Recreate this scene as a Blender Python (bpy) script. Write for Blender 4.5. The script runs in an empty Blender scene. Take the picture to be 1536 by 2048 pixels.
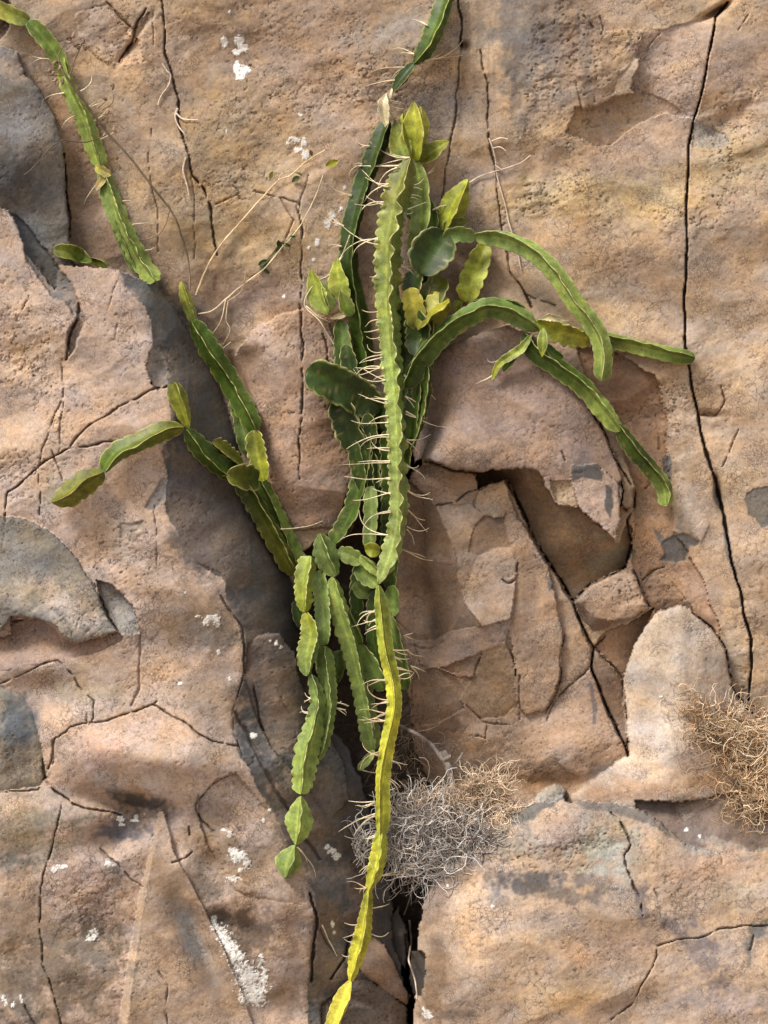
import bpy, math, random, time
import numpy as np
T0 = time.time()
scene = bpy.context.scene
col = scene.collection
R = math.radians

# ------------------------------------------------------------------ camera, sky, sun, exposure
DIST = 6.0            # metres from the lens to the mean plane of the cliff
ZC = 3.2              # height of the camera above the ground
S = 0.001             # the cliff is laid out in millimetres
cam_d = bpy.data.cameras.new('camera'); cam = bpy.data.objects.new('camera', cam_d); col.objects.link(cam)
cam.location = (0, -DIST, ZC); cam.rotation_euler = (R(90), 0, 0)
cam_d.sensor_fit = 'VERTICAL'; cam_d.sensor_height = 24.0; cam_d.lens = 24.0 * DIST / 2.048
cam_d.clip_start = 0.1; cam_d.clip_end = 500
scene.camera = cam

SUN_EL, SUN_AZ = 50, -50        # azimuth: degrees to the left of the camera's back
world = bpy.data.worlds.new('World'); scene.world = world; world.use_nodes = True
wn = world.node_tree; wn.nodes.clear()
sky = wn.nodes.new('ShaderNodeTexSky'); sky.sky_type = 'NISHITA'; sky.sun_disc = False
sky.sun_elevation = R(SUN_EL); sky.air_density = 1.0; sky.dust_density = 3.0
hs = wn.nodes.new('ShaderNodeHueSaturation'); hs.inputs['Saturation'].default_value = 0.30
bg = wn.nodes.new('ShaderNodeBackground'); bg.inputs['Strength'].default_value = 0.14
wo = wn.nodes.new('ShaderNodeOutputWorld')
wn.links.new(sky.outputs[0], hs.inputs['Color']); wn.links.new(hs.outputs[0], bg.inputs[0]); wn.links.new(bg.outputs[0], wo.inputs[0])
sd = bpy.data.lights.new('sun', 'SUN'); sd.energy = 3.5; sd.angle = R(18); sd.color = (1.0, 0.93, 0.84)
sun = bpy.data.objects.new('sun', sd); col.objects.link(sun)
from mathutils import Vector
az = R(SUN_AZ); el = R(SUN_EL)
to_sun = Vector((math.sin(az) * math.cos(el), -math.cos(az) * math.cos(el), math.sin(el)))
sun.rotation_euler = to_sun.to_track_quat('Z', 'Y').to_euler()
sky.sun_rotation = math.atan2(to_sun.x, to_sun.y)
scene.view_settings.view_transform = 'Standard'; scene.view_settings.look = 'None'
scene.view_settings.gamma = 1; scene.view_settings.use_curve_mapping = False
scene.view_settings.exposure = 0.20

# ------------------------------------------------------------------ helpers
def P3(px, py, h):
    """millimetre layout on the cliff (right, down, out) -> metres"""
    k = (DIST - h * S) / DIST
    return (px - 768) * S * k, -h * S, (1024 - py) * S * k + ZC

def hashf(ix, iy, seed):
    n = (ix.astype(np.uint32) * np.uint32(374761393) + iy.astype(np.uint32) * np.uint32(668265263) + np.uint32(seed * 974634777 % 4294967296))
    n = (n ^ (n >> np.uint32(13))) * np.uint32(1274126177)
    n = n ^ (n >> np.uint32(16))
    return n.astype(np.float32) / np.float32(4294967296.0)

def perlin(x, y, seed):
    x = np.asarray(x, np.float32); y = np.asarray(y, np.float32)
    x0 = np.floor(x).astype(np.int32); y0 = np.floor(y).astype(np.int32)
    fx = x - x0; fy = y - y0
    def g(ox, oy):
        a = hashf(x0 + ox, y0 + oy, seed) * np.float32(6.2831853)
        return np.cos(a) * (fx - ox) + np.sin(a) * (fy - oy)
    u = fx * fx * fx * (fx * (fx * 6 - 15) + 10); v = fy * fy * fy * (fy * (fy * 6 - 15) + 10)
    n00, n10, n01, n11 = g(0, 0), g(1, 0), g(0, 1), g(1, 1)
    return ((n00 * (1 - u) + n10 * u) * (1 - v) + (n01 * (1 - u) + n11 * u) * v) * np.float32(1.5)

def fbm(x, y, octv, seed, gain=0.5, lac=2.03):
    t = 0; a = 1.0; s = 0
    for i in range(octv):
        t = t + a * perlin(x, y, seed + i * 17); s += a; a *= gain; x = x * lac + 3.1; y = y * lac + 7.7
    return t / s

def rot(x, y, deg, sx, sy):
    c, s = math.cos(R(deg)), math.sin(R(deg))
    return (x * c + y * s) / sx, (-x * s + y * c) / sy

def sstep(a, b, x):
    t = np.clip((x - a) / (b - a), 0, 1); return t * t * (3 - 2 * t)

# ------------------------------------------------------------------ layout grid of the cliff
STEP = 2.15
def axis(lo, hi, far_lo, far_hi, n=34):
    mid = np.arange(lo, hi + STEP, STEP)
    def tail(L):
        q = 1.02
        for _ in range(60):
            s = STEP * q * (q ** n - 1) / (q - 1)
            q *= 1 + 0.02 * np.sign(L - s) * min(1, abs(L - s) / L)
        return np.cumsum(STEP * q ** np.arange(1, n + 1))
    return np.concatenate([lo - tail(lo - far_lo)[::-1], mid, mid[-1] + tail(far_hi - mid[-1])])
XS = axis(-24, 1560, -3400, 5000).astype(np.float32)
YS = axis(-24, 2072, -3000, 4230).astype(np.float32)
NX, NY = len(XS), len(YS)
X, Y = np.meshgrid(XS, YS)
H = np.zeros((NY, NX), np.float32)
LAB = np.zeros((NY, NX), np.int16)
ROUGH = np.full((NY, NX), .34, np.float32)
COL = np.zeros((NY, NX, 3), np.float32)
WX = X + 3.4 * perlin(X / 42, Y / 42, 11) + 2.3 * perlin(X / 13, Y / 13, 12) + 1.2 * perlin(X / 6, Y / 6, 17)
WY = Y + 3.4 * perlin(X / 42, Y / 42, 13) + 2.3 * perlin(X / 13, Y / 13, 14) + 1.2 * perlin(X / 6, Y / 6, 18)
SX = X + 3.0 * perlin(X / 50, Y / 50, 15); SY = Y + 3.0 * perlin(X / 50, Y / 50, 16)

def win(x0, y0, x1, y1, pad=14):
    i0, i1 = np.searchsorted(XS, [x0 - pad, x1 + pad]); j0, j1 = np.searchsorted(YS, [y0 - pad, y1 + pad])
    return slice(max(j0 - 1, 0), min(j1 + 1, NY)), slice(max(i0 - 1, 0), min(i1 + 1, NX))

def inside(poly, x, y, want_d=True):
    n = len(poly); ins = np.zeros(x.shape, bool); d = np.full(x.shape, 1e9, np.float32)
    for i in range(n):
        x1, y1 = poly[i][:2]; x2, y2 = poly[(i + 1) % n][:2]
        if y1 != y2:
            c = ((y1 > y) != (y2 > y)) & (x < (x2 - x1) * (y - y1) / (y2 - y1) + x1); ins ^= c
        if want_d:
            dx, dy = x2 - x1, y2 - y1; L = dx * dx + dy * dy + 1e-6
            t = np.clip(((x - x1) * dx + (y - y1) * dy) / L, 0, 1)
            d = np.minimum(d, (x - x1 - t * dx) ** 2 + (y - y1 - t * dy) ** 2)
    return ins, (np.sqrt(d) if want_d else None)

def tps_fit(pts, lam=2e-4):
    p = np.array(pts, float); xy = p[:, :2] / 500.0; n = len(p)
    r2 = ((xy[:, None] - xy[None]) ** 2).sum(-1)
    K = 0.5 * r2 * np.log(r2 + 1e-12) + lam * np.eye(n)
    A = np.zeros((n + 3, n + 3)); A[:n, :n] = K; A[:n, n] = 1; A[:n, n + 1:] = xy; A[n:, :n] = A[:n, n:].T
    w = np.linalg.solve(A, np.concatenate([p[:, 2], [0, 0, 0]]))
    return xy.astype(np.float32), w.astype(np.float32)

def tps_eval(f, x, y):
    xy, w = f; x = (x / 500.0).astype(np.float32); y = (y / 500.0).astype(np.float32); n = len(xy)
    out = w[n] + w[n + 1] * x + w[n + 2] * y
    for i in range(n):
        r2 = (x - xy[i, 0]) ** 2 + (y - xy[i, 1]) ** 2
        out = out + w[i] * 0.5 * r2 * np.log(r2 + 1e-12)
    return out

def region(poly, inner=(), lab=None, rough=None, colr=None, bevel=(3.0, 4.0), smooth=False, soft=0, lam=2e-4):
    xs = [p[0] for p in poly]; ys = [p[1] for p in poly]
    w = win(min(xs), min(ys), max(xs), max(ys))
    x, y = (SX[w], SY[w]) if smooth else (WX[w], WY[w])
    ins, d = inside(poly, x, y)
    f = tps_fit([tuple(p) for p in poly] + list(inner), lam)
    idx = np.nonzero(ins)
    lo = min(p[2] for p in list(poly) + list(inner)) - 12; hi = max(p[2] for p in list(poly) + list(inner)) + 12
    hv = np.clip(tps_eval(f, X[w][idx], Y[w][idx]), lo, hi) - bevel[0] * np.exp(-d[idx] / bevel[1])
    Hw = H[w]
    if soft: a = sstep(0, soft, d[idx]); Hw[idx] = Hw[idx] * (1 - a) + hv * a
    else: Hw[idx] = hv
    if lab is not None: LAB[w][idx] = lab
    if rough is not None: ROUGH[w][idx] = rough
    if colr is not None:
        C = COL[w]
        if soft:
            C[idx] = C[idx] * (1 - a[:, None]) + np.array(colr, np.float32) * a[:, None]
        else: C[idx] = colr

def bump(x, y, rx, ry, ang, amp):
    m = max(rx, ry) * 2.6; w = win(x - m, y - m, x + m, y + m)
    u, v = rot(SX[w] - x, SY[w] - y, ang, rx, ry)
    H[w] += amp * np.exp(-(u * u + v * v))

def blob(x, y, rx, ry, ang, c, s, rough=0.5):
    """a soft stain, or shade or light painted in, with its own uneven outline"""
    m = max(rx, ry) * 2.4; w = win(x - m, y - m, x + m, y + m)
    u, v = rot(X[w] - x, Y[w] - y, ang, rx, ry)
    n = perlin(X[w] / 28, Y[w] / 28, 71) * 0.9 + perlin(X[w] / 9, Y[w] / 9, 72) * 0.5
    s = min(1.0, s * 1.3)
    a = s * sstep(0.0, 1.0, np.clip(1.32 - np.sqrt(u * u + v * v) + rough * n, 0, 1))
    COL[w] = COL[w] * (1 - a[..., None]) + np.array(c, np.float32) * a[..., None]

def patch(poly, c, s=1.0, dh=0.0, rough=None, edge=2.0, lab=None, fuzz=0.0):
    """a patch of another skin (patina, lichen) or of painted tone, with a crisp outline"""
    xs = [p[0] for p in poly]; ys = [p[1] for p in poly]
    w = win(min(xs), min(ys), max(xs), max(ys))
    ins, d = inside(poly, WX[w], WY[w])
    sd_ = np.where(ins, d, -d) + fuzz * perlin(X[w] / 7, Y[w] / 7, 77)
    a = s * sstep(-edge * 0.5, edge * 0.5 + 0.5, sd_)
    COL[w] = COL[w] * (1 - a[..., None]) + np.array(c, np.float32) * a[..., None]
    H[w] += dh * sstep(-1, 2, sd_)
    if rough is not None: ROUGH[w][sd_ > 0] = rough
    if lab is not None: LAB[w][sd_ > 0] = lab

CRACKMASK = np.zeros((NY, NX), np.float32)
def crack(pts, wd=4.0, dp=22.0, jag=1.0):
    ws = [p[2] if len(p) > 2 else wd for p in pts]
    thin = wd < 4.3
    if thin: ws = [v * .72 for v in ws]; dp = dp * .7
    xs = [p[0] for p in pts]; ys = [p[1] for p in pts]; mw = max(ws) + 12
    for i in range(len(pts) - 1):
        (x1, y1), (x2, y2) = pts[i][:2], pts[i + 1][:2]
        w = win(min(x1, x2), min(y1, y2), max(x1, x2), max(y1, y2), mw)
        x = X[w] + jag * (SX[w] - X[w]) * 1.6 + jag * 1.1 * perlin(X[w] / 10, Y[w] / 10, 35); y = Y[w] + jag * (SY[w] - Y[w]) * 1.6 + jag * 1.1 * perlin(X[w] / 10, Y[w] / 10, 36)
        dx, dy = x2 - x1, y2 - y1; L = dx * dx + dy * dy + 1e-6
        t = np.clip(((x - x1) * dx + (y - y1) * dy) / L, 0, 1)
        d = np.sqrt((x - x1 - t * dx) ** 2 + (y - y1 - t * dy) ** 2)
        half = (ws[i] * (1 - t) + ws[i + 1] * t) * (0.38 if thin else 0.30) * np.maximum(1 + (1.5 if thin else .8) * perlin(X[w] / 17, Y[w] / 17, 31), 0)
        k = (1 - sstep(half * 0.45, half + 1.1, d)) * sstep(.05, .5, half)
        CRACKMASK[w] = np.maximum(CRACKMASK[w], k * dp)

# albedo palette (linear)
TAN = (0.41, 0.295, 0.205); OCHRE = (0.44, 0.315, 0.185); PINK = (0.47, 0.345, 0.27); BROWN = (0.255, 0.17, 0.115)
DKBROWN = (0.135, 0.092, 0.066); MAUVE = (0.285, 0.205, 0.165); PATINA = (0.075, 0.078, 0.078); GREY = (0.19, 0.175, 0.160)
DARKSIDE = (0.090, 0.086, 0.085); PALE = (0.52, 0.42, 0.335); ASH = (0.34, 0.31, 0.28); GREYGREEN = (0.34, 0.34, 0.27); WHITE = (0.90, 0.88, 0.83)

# which object every cell of the sheet belongs to: label number -> (name, parent, label text)
OWN = {
 0: ('cliff_face', None, 'tan weathered cliff face behind the cacti, cracked from top to bottom'),
 1: ('boulder', None, 'dark grey rounded boulder at the upper left corner beside the cactus'),
 2: ('rock_ridge', None, 'big pinkish tan rock buttress filling the left side, with white stains'),
 3: ('dark_side_face', 2, 'brown black patinated face of the buttress'),
 4: ('rock_slab', None, 'smooth brown overhanging slab under the arching cactus stems'),
 5: ('rock_flake', 4, 'pinkish flake with dark spots'),
 6: ('rock_underside', 4, None),
 7: ('rock_block', None, 'small squarish loose block wedged between cracks right of centre'),
 8: ('rock_slab', None, 'pale rounded slab of rock above the ledge at the lower right'),
 9: ('boulder', None, 'large tan boulder with a lichen covered top filling the lower right corner'),
 10: ('rock_ledge', None, 'dark grey sloping ledge under the golden dry tuft at the right edge'),
 11: ('rock_mass', None, 'brown faceted rock below the overhanging slab, right of the hanging stems'),
 12: ('rock_panel', 11, None), 13: ('rock_panel', 11, None), 14: ('rock_panel', 11, None), 15: ('rock_panel', 11, None),
 18: ('rock_panel', 0, None),
 19: ('rock_slab', 2, 'grey green slab at the left edge'),
 20: ('rock_pocket', 2, None), 21: ('rock_block', 2, 'blue grey block at the left edge'),
 22: ('rock_fin', 2, 'thin tapering fin of smooth rock'),
 23: ('rock_panel', 0, 'smooth pinkish panel between the two groups of cacti'),
 24: ('rock_flap', 0, None), 25: ('rock_hollow', 0, None), 26: ('rock_panel', 0, None),
 27: ('cleft', 0, 'black cleft the cacti grow from'), 28: ('rock_lobe', 0, 'brown lobe beside the cleft'),
 29: ('rock_panel', 2, None), 30: ('rock_strip', 4, None), 31: ('rock_block', 3, None), 
 33: ('rock_ledge_lip', 9, None),
}
WHITE_LAB0 = 200
def NL(name, parent):
    k = 60 + sum(1 for q in OWN if 60 <= q < 200); OWN[k] = (name, parent, None); return k

# ------------------------------------------------------------------ the wall itself
wall = [(-3400, -3000, 0), (5000, -3000, 0), (-3400, 4200, 60), (5000, 4200, 60), (0, 0, 5), (300, 0, 8), (768, 0, 0), (1100, 0, 12), (1300, 0, 25), (1536, 0, 12),
        (250, 300, -6), (600, 300, 2), (500, 500, 4), (900, 400, -12), (1100, 300, 12), (1250, 420, 22), (1480, 250, 20), (1480, 500, 34),
        (200, 480, -14), (450, 620, -25), (700, 650, -20), (900, 600, -10), (1100, 560, 8), (1250, 600, 20), (1480, 760, 38), (1340, 740, 28),
        (1460, 950, 36), (1380, 1050, 25), (1480, 1250, 34), (1420, 1250, 20), (1530, 1400, 20), (600, 900, -20), (1536, 1700, 40), (768, 1700, -120)]
H[:] = tps_eval(tps_fit(wall, 1e-3), np.clip(X, -900, 2500), np.clip(Y, -900, 3000))
big = fbm(X / 900, Y / 900, 3, 201) * np.clip((np.maximum(np.abs(X - 768) - 820, np.abs(Y - 1024) - 1080)) / 800, 0, 1) * 700
COL[:] = TAN

# hues of the wall: ochre bands in the middle, pinker right, browner top
t1 = sstep(-0.25, 0.35, fbm(X / 260, Y / 150, 3, 301)); COL[:] = COL * (1 - t1[..., None] * 0.55) + np.array(OCHRE, np.float32) * t1[..., None] * 0.55
t1 = sstep(0.0, 0.5, fbm(X / 200, Y / 260, 3, 305)); COL[:] = COL * (1 - t1[..., None] * 0.5) + np.array(PINK, np.float32) * t1[..., None] * 0.5
for a in [(640, 80, 330, 130, -10, BROWN, .6), (480, 140, 200, 130, -30, (.27, .19, .135), .5), (700, 250, 90, 130, 10, (.28, .2, .145), .4), (1090, 60, 90, 110, 5, (0.17, 0.135, 0.115), .85), (1040, 80, 40, 190, 0, (.2, .17, .145), .7), (1130, 40, 30, 150, 4, (.15, .13, .115), .6), (1010, 40, 20, 120, 0, (.16, .14, .12), .5), (940, 40, 60, 60, 0, GREY, .4),
          (800, 60, 90, 50, -20, ASH, .45), (1160, 80, 60, 110, 0, (0.3, 0.2, .14), .5), (1300, 150, 70, 60, 40, PALE, .4), (1480, 120, 90, 90, 0, MAUVE, .45), (450, 340, 130, 200, 0, OCHRE, .6), (520, 480, 160, 60, 0, (0.46, .33, .19), .6),
          (1200, 400, 230, 60, 0, (0.48, .36, .19), .6), (1450, 330, 120, 60, -15, (.46, .36, .22), .5), (1180, 470, 120, 80, 0, (.36, .235, .14), .5), (160, 420, 60, 180, -12, BROWN, .8), (200, 500, 80, 70, 0, BROWN, .8), (120, 240, 40, 110, -25, BROWN, .5),
          (430, 620, 80, 90, 0, BROWN, .7), (560, 590, 130, 45, 0, MAUVE, .6), (960, 540, 90, 60, 0, BROWN, .6), (1290, 570, 120, 50, 30, BROWN, .45), (720, 520, 40, 150, 0, BROWN, .6), (1440, 680, 70, 60, 0, PALE, .45), (1330, 650, 70, 40, 0, PINK, .5),
          (1440, 820, 60, 90, 0, TAN, .6), (1400, 1000, 40, 90, -10, (.36, .27, .2), .6), (1450, 1330, 40, 90, 0, ASH, .55), (1480, 1140, 50, 120, 0, TAN, .6), (1210, 20, 150, 30, 0, TAN, .5), (880, 220, 50, 60, 0, ASH, .45), (210, 60, 60, 40, 30, PINK, .3), (1250, 300, 90, 40, -20, PINK, .5)]:
    blob(*a)

# flap, hollow and lower slab at the upper right
region([(1235, 95, 24), (1300, 62, 22), (1400, 40, 20), (1425, 45, 20), (1420, 110, 18), (1405, 180, 16), (1388, 240, 12), (1330, 222, 8), (1290, 212, 0), (1262, 175, -4), (1280, 120, 2)], [(1330, 130, 0), (1360, 180, 6)], 26, .5, (0.40, 0.30, 0.235), bevel=(0, 4))
region([(1130, 270, 4), (1150, 215, -4), (1180, 208, -6), (1235, 190, -8), (1290, 185, -6), (1340, 205, 2), (1388, 238, 12), (1330, 225, 0), (1285, 243, -10), (1245, 272, -12), (1222, 292, -14), (1190, 292, -10), (1165, 278, -6)], [(1200, 250, -12), (1225, 225, -12)], 25, .45, None, bevel=(0, 4))
region([(1165, 60, 30), (1290, 62, 26), (1280, 90, 26), (1262, 128, 24), (1235, 160, 22), (1222, 195, 22), (1195, 212, 24), (1165, 218, 22), (1150, 170, 20)], [(1200, 130, 34)], 24, 1.0, None, bevel=(4, 5))
patch([(1222, 292), (1245, 272), (1285, 243), (1330, 226), (1385, 237), (1380, 330), (1250, 330), (1190, 300)], PINK, .5, edge=14)
bump(1300, 330, 90, 60, 0, 14)
bump(1120, 330, 30, 40, 20, -12); bump(1065, 330, 22, 50, 10, -10)
bump(1455, 240, 60, 20, -30, -12); bump(1470, 300, 70, 18, -20, 12); bump(1490, 420, 70, 60, 0, 8)
bump(1010, 180, 30, 120, 0, 8); bump(930, 160, 10, 110, 3, -9)
patch([(1388, 240), (1410, 250), (1450, 265), (1460, 285), (1440, 298), (1385, 296)], (0.36, 0.33, 0.29), .75, dh=-6, edge=4)
# slanting dark cut at the upper left, tilted chips
region([(215, 5, 4), (265, 55, 4), (300, 20, 2), (290, 50, 4), (240, 125, 2), (215, 130, 8), (160, 80, 14), (150, 30, 12)], [(200, 70, 16)], NL('rock_chip', 0), 1, None, bevel=(2, 4))
region([(275, 75, -12), (292, 125, 2), (240, 128, 2), (255, 95, -12)], [], None, .8, (0.42, 0.28, 0.18), bevel=(0, 3))
bump(268, 80, 6, 50, 34, -14)
region([(-200, -60, -60), (10, -30, -60), (26, 30, -60), (20, 60, -60), (0, 80, -50), (-200, 60, -60)], [], None, 1, DKBROWN, bevel=(0, 3))

# smooth panel between the two groups
region([(605, 615, 2), (560, 632, 12), (515, 655, 14), (480, 690, 8), (470, 712, -20), (495, 780, -25), (520, 860, -28), (530, 930, -25), (562, 1010, -25), (590, 1062, -30), (640, 1055, -20), (690, 1072, -40), (697, 990, -25), (712, 930, -20), (700, 860, -15), (692, 790, -14), (682, 720, -8), (655, 640, -4)],
       [(560, 700, 16), (600, 800, 10), (620, 930, 4), (570, 860, 6)], 23, .55, (0.37, 0.25, 0.18), bevel=(3, 6))
blob(545, 690, 60, 50, -30, PINK, .7); blob(620, 1010, 70, 40, 0, (0.33, .2, .13), .5); blob(660, 900, 40, 120, 0, BROWN, .5)

# brown recessed panel right of the overhanging slab
region([(1150, 690, 6), (1235, 705, 6), (1310, 752, 10), (1322, 790, 12), (1335, 850, 12), (1332, 900, 12), (1342, 1000, 14), (1350, 1060, 14), (1400, 1150, 14), (1440, 1260, 14), (1440, 1320, 10), (1385, 1225, 5), (1350, 1200, 4), (1310, 1225, 2), (1290, 1180, 4), (1262, 1120, 6), (1270, 1060, 6), (1265, 985, 4), (1240, 900, 4), (1190, 810, 4)],
       [(1270, 850, 2), (1300, 1000, 14)], 18, .5, (0.36, 0.225, 0.14), bevel=(1, 5))
blob(1250, 780, 70, 70, 0, (.27, .16, .1), .8); blob(1300, 1020, 40, 90, 0, (.46, .29, .17), .7); blob(1365, 980, 22, 80, -5, PALE, .55); blob(1400, 1200, 40, 60, -20, (0.42, .28, .2), .5)
region([(1262, 1140, 5), (1300, 1150, 8), (1322, 1148, 10), (1352, 1172, 10), (1388, 1222, 6), (1355, 1212, 0), (1310, 1222, -2), (1297, 1213, -2), (1280, 1180, 0)], [], NL('rock_chip', 0), 1, (0.29, 0.19, 0.125), bevel=(2, 4))

# the black cleft, its deep shade painted into the colour too
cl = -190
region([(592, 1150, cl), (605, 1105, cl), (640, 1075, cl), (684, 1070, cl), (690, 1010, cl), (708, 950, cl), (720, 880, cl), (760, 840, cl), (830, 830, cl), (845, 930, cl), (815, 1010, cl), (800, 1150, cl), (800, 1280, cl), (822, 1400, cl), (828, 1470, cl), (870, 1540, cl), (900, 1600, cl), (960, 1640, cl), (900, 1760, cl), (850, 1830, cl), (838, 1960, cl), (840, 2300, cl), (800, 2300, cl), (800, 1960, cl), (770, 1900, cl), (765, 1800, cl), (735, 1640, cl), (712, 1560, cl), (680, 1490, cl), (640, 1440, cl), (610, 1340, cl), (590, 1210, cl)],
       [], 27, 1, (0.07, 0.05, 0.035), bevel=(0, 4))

# faceted mass under the overhang
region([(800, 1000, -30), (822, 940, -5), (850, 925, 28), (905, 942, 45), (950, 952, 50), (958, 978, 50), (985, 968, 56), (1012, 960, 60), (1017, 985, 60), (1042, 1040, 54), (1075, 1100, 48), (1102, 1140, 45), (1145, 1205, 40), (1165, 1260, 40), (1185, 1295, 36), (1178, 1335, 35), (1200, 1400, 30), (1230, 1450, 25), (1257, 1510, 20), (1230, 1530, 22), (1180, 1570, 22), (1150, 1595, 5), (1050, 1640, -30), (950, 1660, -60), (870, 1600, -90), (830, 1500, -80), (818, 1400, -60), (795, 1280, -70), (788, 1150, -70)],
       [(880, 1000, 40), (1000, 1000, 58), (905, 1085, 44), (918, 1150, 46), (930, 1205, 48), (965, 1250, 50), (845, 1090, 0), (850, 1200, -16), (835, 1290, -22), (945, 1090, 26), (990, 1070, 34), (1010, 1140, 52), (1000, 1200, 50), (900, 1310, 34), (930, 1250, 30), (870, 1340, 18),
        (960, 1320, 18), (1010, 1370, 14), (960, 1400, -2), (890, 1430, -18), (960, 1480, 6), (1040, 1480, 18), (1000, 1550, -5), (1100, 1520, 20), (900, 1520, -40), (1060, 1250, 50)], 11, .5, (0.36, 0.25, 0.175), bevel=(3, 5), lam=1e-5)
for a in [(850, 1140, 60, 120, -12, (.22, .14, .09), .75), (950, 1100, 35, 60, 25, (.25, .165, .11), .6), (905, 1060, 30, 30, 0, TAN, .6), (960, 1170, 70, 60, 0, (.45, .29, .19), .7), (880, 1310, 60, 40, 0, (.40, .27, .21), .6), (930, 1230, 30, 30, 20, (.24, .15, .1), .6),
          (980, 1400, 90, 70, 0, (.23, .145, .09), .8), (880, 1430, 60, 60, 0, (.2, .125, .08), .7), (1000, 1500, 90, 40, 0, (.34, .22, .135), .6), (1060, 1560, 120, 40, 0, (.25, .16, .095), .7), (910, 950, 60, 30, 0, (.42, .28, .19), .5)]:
    blob(*a)  # lit and shaded facets painted in as lighter and darker blobs
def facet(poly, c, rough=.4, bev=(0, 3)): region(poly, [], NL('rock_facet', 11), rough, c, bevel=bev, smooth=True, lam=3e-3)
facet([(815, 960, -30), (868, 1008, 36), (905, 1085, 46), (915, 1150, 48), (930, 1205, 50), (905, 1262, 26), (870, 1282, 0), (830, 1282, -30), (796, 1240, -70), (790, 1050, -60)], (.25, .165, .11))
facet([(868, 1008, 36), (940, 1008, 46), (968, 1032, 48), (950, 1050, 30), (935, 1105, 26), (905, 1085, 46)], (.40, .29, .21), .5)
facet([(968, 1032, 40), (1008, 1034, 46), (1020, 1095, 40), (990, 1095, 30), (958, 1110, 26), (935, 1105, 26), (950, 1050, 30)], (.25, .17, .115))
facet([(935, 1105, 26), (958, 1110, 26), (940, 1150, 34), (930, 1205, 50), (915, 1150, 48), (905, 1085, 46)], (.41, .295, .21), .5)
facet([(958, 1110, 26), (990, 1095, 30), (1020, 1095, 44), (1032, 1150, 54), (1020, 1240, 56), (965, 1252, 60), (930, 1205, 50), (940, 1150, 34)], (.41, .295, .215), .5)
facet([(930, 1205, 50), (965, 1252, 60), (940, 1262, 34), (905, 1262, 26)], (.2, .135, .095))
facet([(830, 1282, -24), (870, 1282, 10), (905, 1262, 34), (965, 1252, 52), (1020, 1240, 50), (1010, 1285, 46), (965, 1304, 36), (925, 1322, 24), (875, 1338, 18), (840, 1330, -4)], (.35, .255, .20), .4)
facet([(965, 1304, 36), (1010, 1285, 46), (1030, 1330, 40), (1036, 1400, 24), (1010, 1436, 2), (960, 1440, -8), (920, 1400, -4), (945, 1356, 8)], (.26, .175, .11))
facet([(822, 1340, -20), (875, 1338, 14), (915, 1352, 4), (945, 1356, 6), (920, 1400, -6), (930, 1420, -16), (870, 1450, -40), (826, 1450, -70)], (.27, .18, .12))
# sharp facet edges inside it
region([(958, 978, 50), (985, 968, 56), (1012, 960, 62), (1016, 1000, 62), (1008, 1032, 60), (985, 1036, 56), (968, 1030, 46), (945, 1010, 40)], [], NL('rock_facet', 11), .9, (0.46, 0.33, 0.22), bevel=(3, 4))  # lit block, painted lighter
region([(875, 1335, 18), (925, 1320, 22), (965, 1302, 34), (945, 1355, 14), (915, 1352, 8)], [], NL('rock_facet', 11), .7, (0.25, 0.16, 0.105), bevel=(0, 3))  # shaded facet, painted darker
region([(1035, 1085, 48), (1062, 1105, 52), (1095, 1132, 56), (1108, 1190, 60), (1126, 1262, 58), (1120, 1350, 52), (1112, 1385, 48), (1090, 1425, 34), (1050, 1430, 30), (1030, 1400, 32), (1030, 1330, 44), (1022, 1250, 48), (1035, 1160, 48)], [(1065, 1250, 42), (1080, 1200, 46), (1100, 1280, 56)], 12, .35, (0.33, 0.225, 0.15), bevel=(1, 4))
region([(1095, 1132, 42), (1145, 1207, 40), (1165, 1260, 40), (1183, 1295, 38), (1178, 1333, 36), (1140, 1370, 34), (1112, 1392, 34), (1120, 1350, 36), (1126, 1262, 40), (1108, 1190, 42)], [(1140, 1290, 44)], 13, .3, (0.37, 0.265, 0.185), bevel=(1, 4))
region([(1180, 1337, 40), (1212, 1412, 36), (1240, 1470, 32), (1257, 1512, 30), (1225, 1535, 28), (1180, 1568, 22), (1120, 1530, 24), (1080, 1460, 24), (1085, 1425, 26), (1120, 1390, 30), (1165, 1352, 38)], [(1150, 1450, 38)], 14, .35, (0.38, 0.265, 0.19), bevel=(1, 4))
region([(1188, 1297, 30), (1246, 1362, 22), (1250, 1430, 16), (1258, 1512, 14), (1225, 1440, 20), (1196, 1375, 26), (1182, 1337, 30)], [], 15, .3, (0.27, 0.19, 0.14), bevel=(2, 4))
region([(1190, 1294, 18), (1212, 1262, 20), (1260, 1245, 20), (1306, 1216, 12), (1278, 1282, 10), (1254, 1328, 10), (1246, 1360, 14)], [], NL('rock_facet', 11), .35, (0.34, 0.215, 0.135), bevel=(2, 4))
blob(1060, 1230, 16, 90, 0, (.24, .17, .13), .6, .3); blob(1210, 1540, 40, 20, -20, GREY, .5)

# underside of the overhang (leans back as it goes down, its shade painted into the tint)
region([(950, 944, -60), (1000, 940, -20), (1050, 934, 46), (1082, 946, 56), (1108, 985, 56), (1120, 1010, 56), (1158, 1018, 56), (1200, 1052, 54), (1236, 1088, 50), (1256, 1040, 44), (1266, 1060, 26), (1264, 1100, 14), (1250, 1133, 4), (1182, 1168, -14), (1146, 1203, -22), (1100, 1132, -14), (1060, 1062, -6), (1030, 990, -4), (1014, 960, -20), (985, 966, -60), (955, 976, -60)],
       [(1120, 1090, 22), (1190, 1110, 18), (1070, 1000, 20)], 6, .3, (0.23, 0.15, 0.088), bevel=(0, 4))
blob(1215, 1120, 60, 20, -25, (.2, .17, .11), .6); blob(1040, 975, 20, 50, -25, (.2, .12, .08), .5)
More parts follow.
